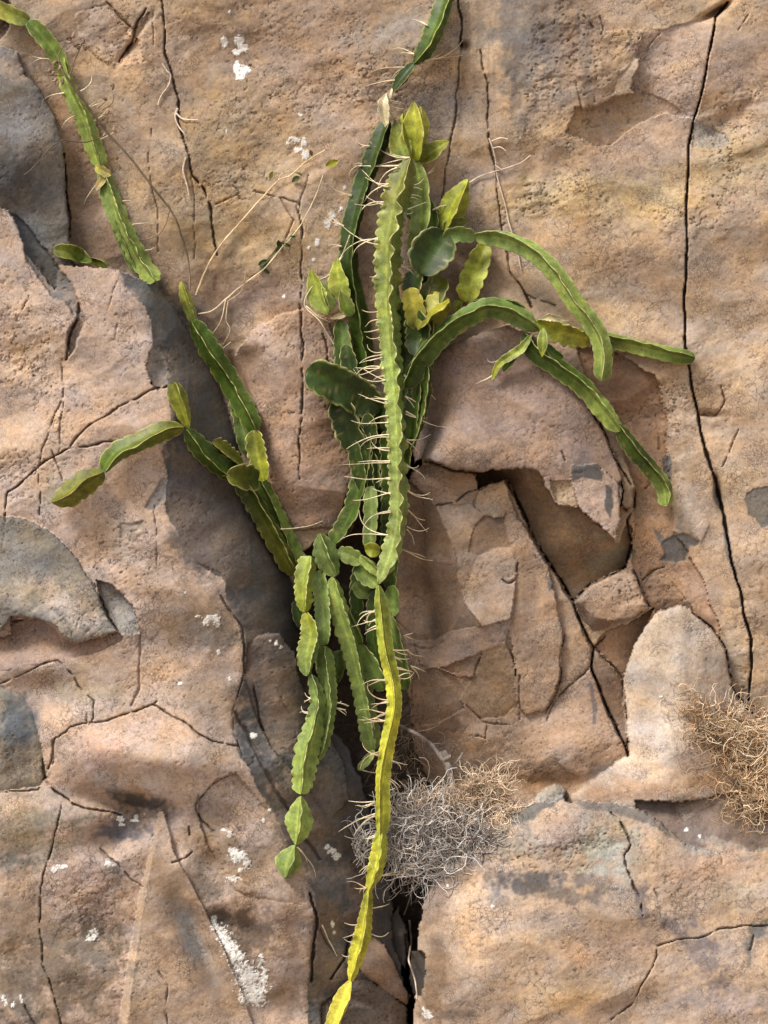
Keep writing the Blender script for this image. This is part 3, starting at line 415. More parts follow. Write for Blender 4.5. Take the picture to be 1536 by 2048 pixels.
# ------------------------------------------------------------------ cracks
for c in [
 ([(1455, 5, 6), (1430, 35, 5), (1428, 60), (1415, 130), (1400, 200), (1388, 240, 5), (1378, 290), (1372, 400), (1375, 500), (1368, 610), (1372, 690), (1382, 760), (1395, 830, 6), (1410, 900, 9), (1430, 960, 9), (1440, 1000, 9), (1452, 1060, 8), (1465, 1130, 6), (1480, 1180), (1490, 1230), (1502, 1280), (1502, 1340, 5), (1497, 1400, 4)], 5.5, 40, .5),
 ([(918, -20), (920, 40), (925, 95, 6)], 4.5, 26), ([(925, 95), (917, 130), (914, 190, 5), (910, 245, 6), (895, 320), (880, 400)], 3.2, 16),
 ([(960, 100), (972, 160), (976, 230), (984, 300, 5), (993, 350, 4), (998, 430), (1012, 500), (1020, 540), (1036, 566, 5)], 3.4, 16),
 ([(318, -20), (326, 50), (330, 108, 6), (344, 150), (356, 200), (358, 250, 6), (370, 290), (380, 330), (388, 352, 5), (410, 380), (422, 420, 6), (430, 470, 6), (436, 512)], 4.2, 24), ([(385, 350), (388, 400), (386, 450), (390, 520)], 2.4, 8), ([(302, 258), (296, 320), (302, 362), (314, 420), (316, 500)], 2.6, 9), ([(304, 20), (306, 90)], 2, 8),
 ([(212, 6), (262, 55)], 3, 12), ([(292, 18, 3), (268, 70, 12), (240, 126, 3)], 8, 16), ([(600, 405), (604, 470), (602, 560), (600, 620, 5), (606, 700), (604, 800), (599, 900), (598, 960)], 3.4, 20), ([(646, 668), (654, 700), (658, 740)], 3, 14),
 ([(508, 382), (560, 394), (594, 404), (598, 424)], 2.6, 10), ([(430, 412), (478, 384)], 2.6, 9), ([(560, 395), (590, 440), (560, 490), (520, 545), (500, 556)], 2.4, 9), ([(615, 350), (598, 410)], 2, 8),
 ([(336, 772, 6), (305, 782, 5), (262, 800), (222, 820), (182, 848), (155, 872)], 3.4, 16), ([(345, 860, 4), (300, 868), (262, 882), (208, 886), (160, 892), (130, 898), (78, 934, 5), (42, 965, 5), (14, 986), (12, 1040)], 3.6, 20), ([(124, 720), (126, 780), (122, 840), (116, 900)], 2.6, 12), ([(124, 790), (100, 856), (84, 900), (80, 960), (80, 1030)], 2.6, 12), ([(104, 900), (124, 965)], 2.4, 12),
 ([(155, 872), (140, 892)], 5, 10), ([(236, 560), (212, 640)], 1.8, 6), ([(234, 650), (228, 710)], 1.8, 6), ([(60, 590), (34, 640)], 2, 8), ([(152, 640), (135, 690), (132, 720)], 6, 16),
 ([(-20, 1372), (12, 1364), (42, 1350), (82, 1328), (120, 1320), (135, 1338), (162, 1372), (190, 1402), (188, 1440), (178, 1452)], 2.8, 14), ([(96, 1540), (112, 1476, 5), (140, 1452), (180, 1448), (222, 1440), (262, 1424), (306, 1410), (314, 1404)], 3.0, 16), ([(306, 1410), (340, 1426), (382, 1454), (420, 1480), (446, 1487, 6), (480, 1497)], 3.2, 16), ([(175, 1410), (174, 1450)], 2, 8),
 ([(-20, 1586), (45, 1579), (78, 1576, 4), (93, 1556, 9)], 3.2, 18), ([(84, 1520), (92, 1560, 7), (112, 1582), (146, 1608, 4), (205, 1622), (240, 1632)], 3.6, 20), ([(122, 1604), (110, 1680), (84, 1752), (77, 1850), (86, 1925), (108, 1985), (122, 2060)], 3.2, 16), ([(200, 1697, 4), (235, 1732), (285, 1776)], 3, 14), ([(50, 2010), (75, 2060)], 3, 12),
 ([(280, 1270, 4), (282, 1300, 10), (276, 1380, 8), (262, 1410)], 5, 5), ([(108, 1480), (104, 1530)], 6, 9), ([(318, 1140), (310, 1080), (312, 1010)], 2.6, 8), ([(188, 1165), (215, 1235, 5), (238, 1264)], 4, 18), ([(60, 1238, 5), (20, 1240, 5)], 4, 12),
 ([(395, 1590), (392, 1620), (402, 1640), (430, 1662)], 3.6, 14), ([(345, 1725, 3), (372, 1718, 5), (385, 1706)], 4, 14), ([(378, 1655), (380, 1670)], 8, 12), ([(395, 1600), (420, 1570), (462, 1548)], 2.4, 10), ([(315, 1940), (332, 1972), (338, 2060)], 2.6, 10),
 ([(440, 1190), (452, 1210, 5), (484, 1256), (490, 1300, 5), (488, 1345), (465, 1420), (468, 1470, 4), (484, 1510)], 3, 12, .6), ([(508, 1370), (514, 1410, 5), (522, 1450, 4), (528, 1462)], 4, 16), ([(470, 1425, 8), (500, 1480, 14), (540, 1560, 14), (600, 1660, 12), (640, 1720, 8)], 10, 9), ([(560, 1390), (590, 1450), (596, 1510)], 1.8, 6),
 ([(620, 1785, 6), (632, 1850, 8), (628, 1900, 8), (620, 1960, 5)], 7, 22), ([(660, 1960, 4), (690, 1920, 6), (700, 1870)], 5, 20), ([(640, 1860), (660, 1895), (675, 1912)], 2.6, 10),
 ([(850, 920, 4), (880, 924), (906, 940, 5), (956, 946, 5)], 4, 16), ([(870, 1010), (912, 1004), (935, 982, 4), (958, 974, 5)], 3.4, 16), ([(1125, 900), (1132, 920)], 2.6, 10), ([(1012, 962, 6), (1030, 990, 7), (1060, 1060, 6), (1100, 1132, 8), (1146, 1204, 10)], 7, 34, .5), ([(1146, 1204, 7), (1182, 1170, 5), (1252, 1134, 4), (1262, 1090, 4)], 5, 30, .5), ([(1146, 1204, 7), (1156, 1232), (1176, 1280), (1188, 1296, 5)], 5, 30, .5), ([(1188, 1296), (1184, 1338), (1206, 1400, 5), (1232, 1454, 7), (1258, 1512, 4)], 4.5, 30, .6),
 ([(1190, 1296), (1225, 1330), (1247, 1362)], 3, 14), ([(1247, 1362, 4), (1252, 1430, 4), (1258, 1512, 5)], 4, 18), ([(1184, 1298), (1206, 1276), (1218, 1262)], 3, 14), ([(1172, 800, 4), (1200, 850), (1236, 930), (1268, 975, 5), (1268, 1010), (1254, 1040, 8), (1262, 1080, 5)], 4, 24, .7), ([(1238, 965), (1242, 1010, 4), (1250, 1020, 8)], 3, 14), ([(1264, 1140), (1282, 1180), (1297, 1214)], 3, 14), ([(1282, 1160), (1306, 1142, 6), (1328, 1134, 5)], 4, 14),
 ([(1126, 1262), (1122, 1340, 3), (1112, 1388), (1092, 1426)], 3, 10), ([(1180, 1338), (1150, 1364), (1112, 1396), (1094, 1440)], 2.6, 9), ([(1040, 1350), (1038, 1400), (1040, 1440)], 3, 10), ([(935, 1414), (968, 1446), (1020, 1450)], 2.6, 9), ([(950, 1470), (968, 1474), (974, 1452)], 2.6, 10), ([(1004, 1158), (1012, 1168), (1030, 1160), (1036, 1130)], 3.4, 12), ([(825, 1290), (860, 1300), (890, 1285)], 2, 6),
 ([(1036, 566, 3), (1050, 590, 6), (1064, 612, 8)], 5, 20), ([(1048, 588), (1082, 600), (1110, 612)], 3, 12), ([(1222, 1628), (1240, 1646), (1256, 1666, 5), (1260, 1690), (1250, 1712, 6), (1256, 1740, 5), (1264, 1768, 6), (1282, 1792, 5), (1286, 1830)], 4, 18), ([(1308, 1778), (1318, 1808)], 2.6, 10), ([(1560, 1848, 4), (1480, 1853, 4), (1440, 1858), (1390, 1877), (1350, 1880), (1314, 1892), (1312, 1912), (1290, 1962), (1262, 2010), (1226, 2038)], 3, 15),
 ([(1410, 1745), (1450, 1740)], 0.5, 0.1), ([(1500, 1900), (1506, 1870)], 4, 10), ([(1440, 1706), (1444, 1730)], 2.4, 8), ([(1475, 60), (1500, 30)], 2, 8), ([(1200, 32), (1208, 60), (1202, 70)], 3, 10), ([(1165, 30), (1185, 55)], 3, 10), ([(1285, 120), (1300, 90), (1322, 70)], 2.6, 8),
 ([(1395, 830), (1430, 832, 4), (1450, 800), (1445, 770)], 3, 14), ([(1460, 905), (1474, 860)], 3.2, 10), ([(1448, 930), (1470, 880)], 2.6, 10), ([(1320, 975), (1300, 970), (1290, 978)], 3, 10), ([(1308, 830), (1320, 870), (1322, 900)], 3, 8), ([(1500, 1420, 7), (1516, 1436, 5)], 6, 16), ([(1462, 1370, 5), (1480, 1404, 8), (1500, 1428, 7)], 6, 20), ([(1386, 1222, 4), (1422, 1256, 5), (1452, 1300, 6), (1462, 1360, 6)], 5, 16),
 ([(815, 1870), (818, 1960), (822, 2060)], 8, 20), ([(140, 480, 4), (136, 400, 6), (130, 310, 4)], 5, 18)]:
    crack(*c)
H -= CRACKMASK
# zones of crumbly skin against smooth skin
def rblob(x, y, rx, ry, ang, v):
    m = max(rx, ry) * 2.2; w = win(x - m, y - m, x + m, y + m); u, q = rot(X[w] - x, Y[w] - y, ang, rx, ry)
    a = sstep(0, 1, np.clip(1.2 - np.sqrt(u * u + q * q) + .5 * perlin(X[w] / 30, Y[w] / 30, 91), 0, 1)); ROUGH[w] = ROUGH[w] * (1 - a) + v * a
for a in [(1130, 170, 90, 190, 5, 1.25), (1480, 260, 80, 120, 0, 1.2), (1460, 420, 90, 60, 0, 1.1), (640, 120, 300, 130, 0, .9), (70, 730, 80, 130, -20, 1.3), (240, 1110, 80, 90, 0, 1.3), (1180, 1700, 90, 60, 0, 1.1), (1400, 800, 60, 80, 0, 1.0), (1030, 1700, 70, 60, 0, 1.1), (180, 1790, 80, 60, 0, 1.0), (1100, 400, 120, 50, 0, 1.1),
          (1250, 430, 180, 30, 0, 1.0), (450, 330, 120, 180, 0, .85), (80, 200, 60, 60, 0, .5), (460, 700, 40, 30, 0, .7), (1290, 1170, 40, 20, 0, 1.0), (1490, 1250, 30, 200, 0, .9), (1340, 830, 30, 120, 0, 1.0), (30, 930, 90, 60, 0, .7), (1060, 1530, 120, 30, 0, .8)]: rblob(*a)
# ------------------------------------------------------------------ fine relief of the stone
rg = ROUGH * (0.55 + 0.9 * sstep(-0.35, 0.35, fbm(X / 170, Y / 130, 3, 401)))
u1, v1 = rot(X, Y, -38, 26, 11); n1 = fbm(u1, v1, 3, 411, 0.55)
u2, v2 = rot(X, Y, -20, 90, 46); n2 = fbm(u2, v2, 3, 421)
H += fbm(SX / 330, SY / 260, 2, 467) * 34 * sstep(0, 1, .4 + ROUGH) + n2 * 5.0 * (0.35 + 0.6 * ROUGH) + n1 * 1.35 * rg
fine = perlin(X / 6.5, Y / 5.0, 431) + 0.6 * perlin(X / 3.4, Y / 3.4, 433)
H += fine * 0.45 * rg
# crumbly chips: stepped scales of skin
st = fbm(X / 34, Y / 20, 3, 441, .6) * 5
fr = st - np.floor(st); H += (np.floor(st) + sstep(0.0, 0.12, fr)) * .9 * np.clip(rg - .4, 0, 1.4)
# short open pits and hair cracks
def hair(sx, sy, ang, seed, th, mask_seed, mthr, dp):
    u, v = rot(X + 5 * perlin(X / 9, Y / 9, seed + 5), Y + 5 * perlin(X / 9, Y / 9, seed + 6), ang, sx, sy)
    n = np.abs(perlin(u, v, seed)); m = sstep(mthr, mthr + .16, perlin(X / 13, Y / 13, mask_seed) + 0.35 * perlin(X / 110, Y / 110, mask_seed + 1))
    return (1 - sstep(th * .3, th, n)) * m * dp
hr = hair(34, 16, -35, 501, .055, 511, .10, 3.4) + hair(20, 30, 12, 521, .055, 531, .16, 3.0) + hair(14, 10, -20, 541, .08, 551, .16, 2.2)
hr *= np.clip(rg, .25, 1.3)
H -= hr
# ------------------------------------------------------------------ colour of the stone itself
m = 1 + 0.42 * fbm(X / 260, Y / 200, 3, 605) + 0.34 * fbm(X / 70, Y / 44, 5, 601, .6) + 0.10 * perlin(X / 8, Y / 6, 611) * np.clip(rg, .3, 1.2) + 0.06 * perlin(X / 3.2, Y / 3.2, 613)
COL *= np.clip(m, .4, 1.6)[..., None]
w_ = fbm(X / 75, Y / 55, 4, 621)[..., None]
COL *= 1 + w_ * np.array([0.17, 0.0, -0.30], np.float32)
lum_ = COL.mean(-1, keepdims=True); COL[:] = lum_ + (COL - lum_) * .98
for (sx0, sx1, sy0, sy1, amp, cc_) in [(950, 1190, -80, 230, .8, (.155, .13, .115)), (1330, 1480, 900, 1420, .35, (.23, .17, .13)), (860, 1200, 700, 930, .3, (.21, .145, .11)), (1020, 1130, 1120, 1420, .45, (.2, .15, .12)), (345, 480, 560, 900, .5, (.20, .15, .10)), (1050, 1536, 1640, 1900, .3, (.25, .2, .17))]:
    w = win(sx0, sy0, sx1, sy1, 60); g1 = sstep(-50, 40, X[w] - sx0) * sstep(-50, 40, sx1 - X[w]) * sstep(-50, 40, Y[w] - sy0) * sstep(-60, 60, sy1 - Y[w])
    k1 = (amp * g1 * sstep(-.25, .45, fbm(X[w] / 22, Y[w] / 210, 4, 661, .6)))[..., None]
    COL[w] = COL[w] * (1 - k1) + np.array(cc_, np.float32) * k1
# grey lichen bloom and dark manganese specks
lb = sstep(.22, .5, fbm(X / 44, Y / 34, 5, 631, .62))[..., None] * 0.22; COL[:] = COL * (1 - lb) + np.array((.30, .29, .26), np.float32) * lb
dk = sstep(.30, .52, fbm(X / 20, Y / 13, 4, 641, .66))[..., None] * 0.5; COL[:] = COL * (1 - dk) + COL * np.array((.42, .42, .46), np.float32) * dk
lt = sstep(.30, .55, fbm(X / 24, Y / 16, 4, 651, .66))[..., None] * 0.20; COL[:] = COL * (1 - lt) + (COL * .5 + np.array((.33, .27, .21), np.float32)) * lt
crack_tint = np.clip(hr / 2.2 + CRACKMASK / 12, 0, 1)[..., None] * 0.6; COL[:] = COL * (1 - crack_tint) + np.array((.10, .07, .055), np.float32) * crack_tint  # dark brown laid into cracks and pits

# white crusts (each cluster becomes a part of the rock under it)
WHITES = [
 (0, [(449, 84, 7, 9), (478, 82, 9, 10), (487, 95, 9, 9), (473, 105, 8, 6), (474, 135, 7, 12), (489, 140, 11, 9), (481, 152, 10, 8)], .5),
 (0, [(590, 280, 9, 6), (608, 285, 5, 8), (596, 300, 8, 5), (612, 308, 8, 9), (575, 286, 3, 3), (600, 230, 4, 3), (453, 262, 3, 3), (459, 24, 2, 3)], .9),
 (0, [(664, 432, 6, 8), (656, 448, 6, 9), (672, 446, 3, 6), (682, 418, 3, 4), (635, 485, 5, 8), (618, 496, 3, 3), (628, 520, 3, 4), (568, 593, 3, 3), (690, 375, 3, 4)], .6),
 (2, [(424, 1236, 14, 6), (412, 1244, 6, 7), (434, 1246, 6, 8), (396, 1233, 4, 2), (437, 1305, 4, 4), (360, 1367, 4, 3), (460, 1358, 3, 4), (371, 1186, 3, 2)], .8),
 (2, [(241, 1638, 7, 6), (272, 1634, 5, 6), (270, 1641, 8, 3), (244, 1649, 6, 3), (289, 1628, 2, 2)], .5),
 (2, [(108, 1740, 7, 6), (122, 1733, 12, 4), (217, 1728, 7, 6), (228, 1729, 5, 5)], .5),
 (2, [(448, 1660, 6, 3), (460, 1668, 5, 6), (466, 1704, 10, 7), (480, 1712, 12, 9), (494, 1728, 7, 9), (482, 1741, 5, 4), (466, 1758, 12, 5), (470, 1718, 6, 9)], 1.0),
 (2, [(428, 1842, 5, 10), (436, 1856, 12, 8), (448, 1874, 12, 12), (460, 1894, 13, 14), (474, 1916, 13, 15), (488, 1940, 16, 16), (500, 1958, 22, 18), (508, 1978, 22, 18), (508, 1996, 22, 12), (522, 1925, 5, 14), (494, 1996, 14, 9), (528, 1955, 7, 16)], 1.4),
 (3, [(654, 1695, 5, 5), (664, 1702, 8, 6), (673, 1712, 7, 7)], .8), (3, [(540, 1620, 3, 3), (527, 1640, 3, 4), (665, 1848, 4, 6), (668, 1864, 3, 3), (506, 1471, 7, 6), (553, 1286, 4, 5), (562, 1294, 4, 3), (540, 1282, 3, 3)], .6),
 (9, [(854, 2028, 8, 8), (860, 2034, 6, 4), (848, 2018, 3, 4)], .5), (9, [(895, 1772, 3, 3), (985, 1813, 4, 3), (1373, 1660, 4, 4), (1400, 1672, 3, 3)], .4),
 (18, [(1322, 1394, 3, 2), (1522, 1396, 2, 2)], .3), (2, [(184, 1862, 9, 5), (190, 1872, 8, 7), (178, 1878, 5, 6), (8, 1998, 4, 6), (13, 2008, 4, 5), (42, 1998, 3, 6), (26, 2010, 3, 5)], 1.2)]
for wi, (own, els, fz) in enumerate(WHITES):
    x0 = min(e[0] - e[2] for e in els); x1 = max(e[0] + e[2] for e in els); y0 = min(e[1] - e[3] for e in els); y1 = max(e[1] + e[3] for e in els)
    w = win(x0, y0, x1, y1, 16)
    f = np.full(X[w].shape, -9.0, np.float32)
    for (ex, ey, rx, ry) in els:
        rx *= 1.12; ry *= 1.12
        f = np.maximum(f, 1 - np.sqrt(((X[w] - ex) / rx) ** 2 + ((Y[w] - ey) / ry) ** 2))
    f = f + fz * 0.55 * (perlin(X[w] / 7, Y[w] / 7, 81) + .8 * perlin(X[w] / 3.6, Y[w] / 3.6, 82))
    k = f > 0.06
    COL[w][k] = np.array(WHITE) * (0.88 + .22 * perlin(X[w][k] / 4, Y[w][k] / 4, 83))[:, None]
    H[w] += np.where(k, 1.2 + .5 * perlin(X[w] / 4, Y[w] / 4, 84), 0)
    LAB[w][k] = WHITE_LAB0 + wi
    OWN[WHITE_LAB0 + wi] = ('white_crust', own, None)

COL[:] = np.clip(COL, 0.012, .90)
print('relief', round(time.time() - T0, 1))

# ------------------------------------------------------------------ materials
def rock_material():
    m = bpy.data.materials.new('weathered_rock'); m.use_nodes = True; nt = m.node_tree; N = nt.nodes; Lk = nt.links
    b = N['Principled BSDF']; b.inputs['Roughness'].default_value = 0.82; b.inputs['Specular IOR Level'].default_value = 0.25
    at = N.new('ShaderNodeAttribute'); at.attribute_name = 'Col'
    geo = N.new('ShaderNodeNewGeometry')
    n1 = N.new('ShaderNodeTexNoise'); n1.inputs['Scale'].default_value = 420; n1.inputs['Detail'].default_value = 4; n1.inputs['Roughness'].default_value = .65
    n2 = N.new('ShaderNodeTexNoise'); n2.inputs['Scale'].default_value = 130; n2.inputs['Detail'].default_value = 3
    vo = N.new('ShaderNodeTexVoronoi'); vo.feature = 'DISTANCE_TO_EDGE'; vo.inputs['Scale'].default_value = 85; vo.inputs['Randomness'].default_value = 1
    for n in (n1, n2, vo): Lk.new(geo.outputs['Position'], n.inputs['Vector'])
    r1 = N.new('ShaderNodeMapRange'); r1.inputs['From Min'].default_value = .3; r1.inputs['From Max'].default_value = .7; r1.inputs['To Min'].default_value = .78; r1.inputs['To Max'].default_value = 1.20
    Lk.new(n1.outputs['Fac'], r1.inputs['Value'])
    r2 = N.new('ShaderNodeMapRange'); r2.inputs['From Min'].default_value = .3; r2.inputs['From Max'].default_value = .7; r2.inputs['To Min'].default_value = .86; r2.inputs['To Max'].default_value = 1.12
    Lk.new(n2.outputs['Fac'], r2.inputs['Value'])
    mu = N.new('ShaderNodeMath'); mu.operation = 'MULTIPLY'; Lk.new(r1.outputs[0], mu.inputs[0]); Lk.new(r2.outputs[0], mu.inputs[1])
    mx = N.new('ShaderNodeVectorMath'); mx.operation = 'SCALE'; Lk.new(at.outputs['Color'], mx.inputs[0]); Lk.new(mu.outputs[0], mx.inputs['Scale'])
    wn_ = N.new('ShaderNodeTexNoise'); wn_.inputs['Scale'].default_value = 60; wn_.inputs['Detail'].default_value = 2; Lk.new(geo.outputs['Position'], wn_.inputs['Vector'])
    wv = N.new('ShaderNodeVectorMath'); wv.operation = 'SCALE'; wv.inputs['Scale'].default_value = .022; Lk.new(wn_.outputs['Color'], wv.inputs[0])
    wa = N.new('ShaderNodeVectorMath'); wa.operation = 'ADD'; Lk.new(geo.outputs['Position'], wa.inputs[0]); Lk.new(wv.outputs[0], wa.inputs[1])
    last = mx.outputs[0]
    for sc, wid, ms, lo_ in ((95, .10, 9, .52), (170, .13, 14, .50), (48, .05, 5, .50)):
        v_ = N.new('ShaderNodeTexVoronoi'); v_.feature = 'DISTANCE_TO_EDGE'; v_.inputs['Scale'].default_value = sc; Lk.new(wa.outputs[0], v_.inputs['Vector'])
        l_ = N.new('ShaderNodeMapRange'); l_.inputs['From Max'].default_value = wid; l_.inputs['To Min'].default_value = 1; l_.inputs['To Max'].default_value = 0; Lk.new(v_.outputs['Distance'], l_.inputs['Value'])
        k_ = N.new('ShaderNodeTexNoise'); k_.inputs['Scale'].default_value = ms; k_.inputs['Detail'].default_value = 4; k_.inputs['Roughness'].default_value = .7; Lk.new(geo.outputs['Position'], k_.inputs['Vector'])
        q_ = N.new('ShaderNodeMapRange'); q_.inputs['From Min'].default_value = lo_; q_.inputs['From Max'].default_value = lo_ + .12; q_.inputs['To Max'].default_value = .78; Lk.new(k_.outputs['Fac'], q_.inputs['Value'])
        m_ = N.new('ShaderNodeMath'); m_.operation = 'MULTIPLY'; Lk.new(l_.outputs[0], m_.inputs[0]); Lk.new(q_.outputs[0], m_.inputs[1])
        x_ = N.new('ShaderNodeMix'); x_.data_type = 'RGBA'; Lk.new(m_.outputs[0], x_.inputs[0]); Lk.new(last, x_.inputs[6]); x_.inputs[7].default_value = (.10, .075, .06, 1); last = x_.outputs[2]
    Lk.new(last, b.inputs['Base Color'])
    vr = N.new('ShaderNodeMapRange'); vr.inputs['From Max'].default_value = .12; Lk.new(vo.outputs['Distance'], vr.inputs['Value'])
    ad = N.new('ShaderNodeMath'); ad.operation = 'MULTIPLY_ADD'; ad.inputs[1].default_value = .18; Lk.new(vr.outputs[0], ad.inputs[0]); Lk.new(n1.outputs['Fac'], ad.inputs[2])
    bm = N.new('ShaderNodeBump'); bm.inputs['Strength'].default_value = .28; bm.inputs['Distance'].default_value = .001
    Lk.new(ad.outputs[0], bm.inputs['Height']); Lk.new(bm.outputs[0], b.inputs['Normal'])
    return m
def plant_material(name, rough=.48, trans=.12, scale=260):
    m = bpy.data.materials.new(name); m.use_nodes = True; nt = m.node_tree; N = nt.nodes; Lk = nt.links
    b = N['Principled BSDF']; b.inputs['Roughness'].default_value = rough; b.inputs['Specular IOR Level'].default_value = .35
    at = N.new('ShaderNodeAttribute'); at.attribute_name = 'Col'
    geo = N.new('ShaderNodeNewGeometry')
    n1 = N.new('ShaderNodeTexNoise'); n1.inputs['Scale'].default_value = scale; n1.inputs['Detail'].default_value = 3
    n2 = N.new('ShaderNodeTexNoise'); n2.inputs['Scale'].default_value = 55; n2.inputs['Detail'].default_value = 3
    for n in (n1, n2): Lk.new(geo.outputs['Position'], n.inputs['Vector'])
    r1 = N.new('ShaderNodeMapRange'); r1.inputs['From Min'].default_value = .3; r1.inputs['From Max'].default_value = .7; r1.inputs['To Min'].default_value = .8; r1.inputs['To Max'].default_value = 1.2; Lk.new(n1.outputs['Fac'], r1.inputs['Value'])
    r2 = N.new('ShaderNodeMapRange'); r2.inputs['From Min'].default_value = .3; r2.inputs['From Max'].default_value = .7; r2.inputs['To Min'].default_value = .66; r2.inputs['To Max'].default_value = 1.32; Lk.new(n2.outputs['Fac'], r2.inputs['Value'])
    mu = N.new('ShaderNodeMath'); mu.operation = 'MULTIPLY'; Lk.new(r1.outputs[0], mu.inputs[0]); Lk.new(r2.outputs[0], mu.inputs[1])
    mx = N.new('ShaderNodeVectorMath'); mx.operation = 'SCALE'; Lk.new(at.outputs['Color'], mx.inputs[0]); Lk.new(mu.outputs[0], mx.inputs['Scale'])
    Lk.new(mx.outputs[0], b.inputs['Base Color'])
    bm = N.new('ShaderNodeBump'); bm.inputs['Strength'].default_value = .35; bm.inputs['Distance'].default_value = .001; Lk.new(n1.outputs['Fac'], bm.inputs['Height']); Lk.new(bm.outputs[0], b.inputs['Normal'])
    if trans:
        tr = N.new('ShaderNodeBsdfTranslucent'); Lk.new(mx.outputs[0], tr.inputs['Color']); ms = N.new('ShaderNodeMixShader'); ms.inputs[0].default_value = trans
        out = N['Material Output']; Lk.new(b.outputs[0], ms.inputs[1]); Lk.new(tr.outputs[0], ms.inputs[2]); Lk.new(ms.outputs[0], out.inputs['Surface'])
    return m
M_ROCK = rock_material(); M_CACTUS = plant_material('cactus_skin'); M_ROOT = plant_material('dry_root', .8, 0, 500); M_GRASS = plant_material('dry_grass', .7, .15, 400)

def tag(o, label=None, cat=None, group=None, kind=None):
    if label: o['label'] = label
    if cat: o['category'] = cat
    if group: o['group'] = group
    if kind: o['kind'] = kind
    return o

def make_mesh(name, verts, quads, colors, mat, parent=None, smooth=True, tris=None):
    me = bpy.data.meshes.new(name); nv = len(verts); nq = len(quads)
    loops = quads.reshape(-1); ks = 4
    if tris is not None and len(tris):
        loops = np.concatenate([loops, tris.reshape(-1)])
    nt_ = 0 if tris is None else len(tris)
    me.vertices.add(nv); me.vertices.foreach_set('co', np.ascontiguousarray(verts, np.float32).ravel())
    me.loops.add(len(loops)); me.loops.foreach_set('vertex_index', loops.astype(np.int32))
    me.polygons.add(nq + nt_)
    starts = np.concatenate([np.arange(nq) * 4, nq * 4 + np.arange(nt_) * 3]).astype(np.int32)
    me.polygons.foreach_set('loop_start', starts)
    me.polygons.foreach_set('use_smooth', np.full(nq + nt_, smooth))
    me.update(calc_edges=True)
    ca = me.color_attributes.new('Col', 'FLOAT_COLOR', 'POINT')
    c4 = np.ones((nv, 4), np.float32); c4[:, :3] = colors; ca.data.foreach_set('color', c4.ravel())
    me.materials.append(mat)
    o = bpy.data.objects.new(name, me); col.objects.link(o)
    if parent is not None: o.parent = parent
    return o

# ------------------------------------------------------------------ ground far below, then the cliff sheet cut into its rocks
gx = np.array([[-250, -250, 0], [250, -250, 0], [250, 250, 0], [-250, 250, 0]], float)
g = make_mesh('ground', gx, np.array([[0, 1, 2, 3]]), np.array([.33, .25, .18]), M_ROCK, smooth=False); tag(g, 'bare stony ground far below the cliff', kind='structure')

VX, VY, VZ = P3(X.astype(np.float64), Y.astype(np.float64), H.astype(np.float64))
V = np.stack([VX, VY, VZ], -1).reshape(-1, 3); VC = COL.reshape(-1, 3)
ii = np.arange(NY * NX).reshape(NY, NX)
Q = np.stack([ii[1:, :-1], ii[1:, 1:], ii[:-1, 1:], ii[:-1, :-1]], -1).reshape(-1, 4)
FL = LAB[:-1, :-1].reshape(-1)
objs = {}
order = sorted(OWN, key=lambda k: (OWN[k][1] is not None, OWN[k][1] in (3, 18), k))
def build_rock(k):
    name, par, text = OWN[k]
    q = Q[FL == k]
    if len(q) == 0: return
    used = np.unique(q); remap = np.zeros(NX * NY, np.int32); remap[used] = np.arange(len(used))
    v = V[used]
    po = objs.get(par) if par is not None else None
    o = make_mesh(name, v, remap[q], VC[used], M_ROCK, po)
    objs[k] = o
    if par is None:
        if k == 0: tag(o, text, kind='structure')
        else: tag(o, text, 'rock')
    elif text: o['label'] = text
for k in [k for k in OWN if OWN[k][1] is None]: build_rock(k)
for k in [k for k in OWN if OWN[k][1] is not None and OWN[OWN[k][1]][1] is None]: build_rock(k)
for k in [k for k in OWN if OWN[k][1] is not None and OWN[OWN[k][1]][1] is not None]: build_rock(k)
print('rock', round(time.time() - T0, 1))

# ------------------------------------------------------------------ plants
rng = np.random.default_rng(7)
def rock_h(px, py):
    i = np.clip(np.searchsorted(XS, px), 0, NX - 1); j = np.clip(np.searchsorted(YS, py), 0, NY - 1)
    return H[j, i]
def catmull(P, n_per):
    P = np.array(P, float); P = np.vstack([2 * P[0] - P[1], P, 2 * P[-1] - P[-2]]); out = []
    for i in range(1, len(P) - 2):
        L = np.linalg.norm(P[i + 1][:2] - P[i][:2]); n = max(2, int(L / n_per)); t = np.linspace(0, 1, n, endpoint=False)[:, None]
        a, b, c, d = P[i - 1], P[i], P[i + 1], P[i + 2]
        out.append(0.5 * ((2 * b) + (-a + c) * t + (2 * a - 5 * b + 4 * c - d) * t ** 2 + (-a + 3 * b - 3 * c + d) * t ** 3))
    out.append(P[-2][None]); return np.vstack(out)
def smooth1(a, k):
    k = max(1, int(k)); kern = np.hanning(2 * k + 3)[1:-1]; kern /= kern.sum(); p = np.pad(a, len(kern) // 2, mode='edge'); return np.convolve(p, kern, 'valid')[:len(a)]

def to_world(p):
    x, y, z = P3(p[:, 0], p[:, 1], p[:, 2]); return np.stack([x, y, z], -1)

def frames(p):
    t = np.gradient(p, axis=0); t /= np.linalg.norm(t, axis=1, keepdims=True) + 1e-9
    n = np.array([0, 0, 1.0]) - t * t[:, 2:3]; n /= np.linalg.norm(n, axis=1, keepdims=True) + 1e-9
    return t, n, np.cross(t, n)

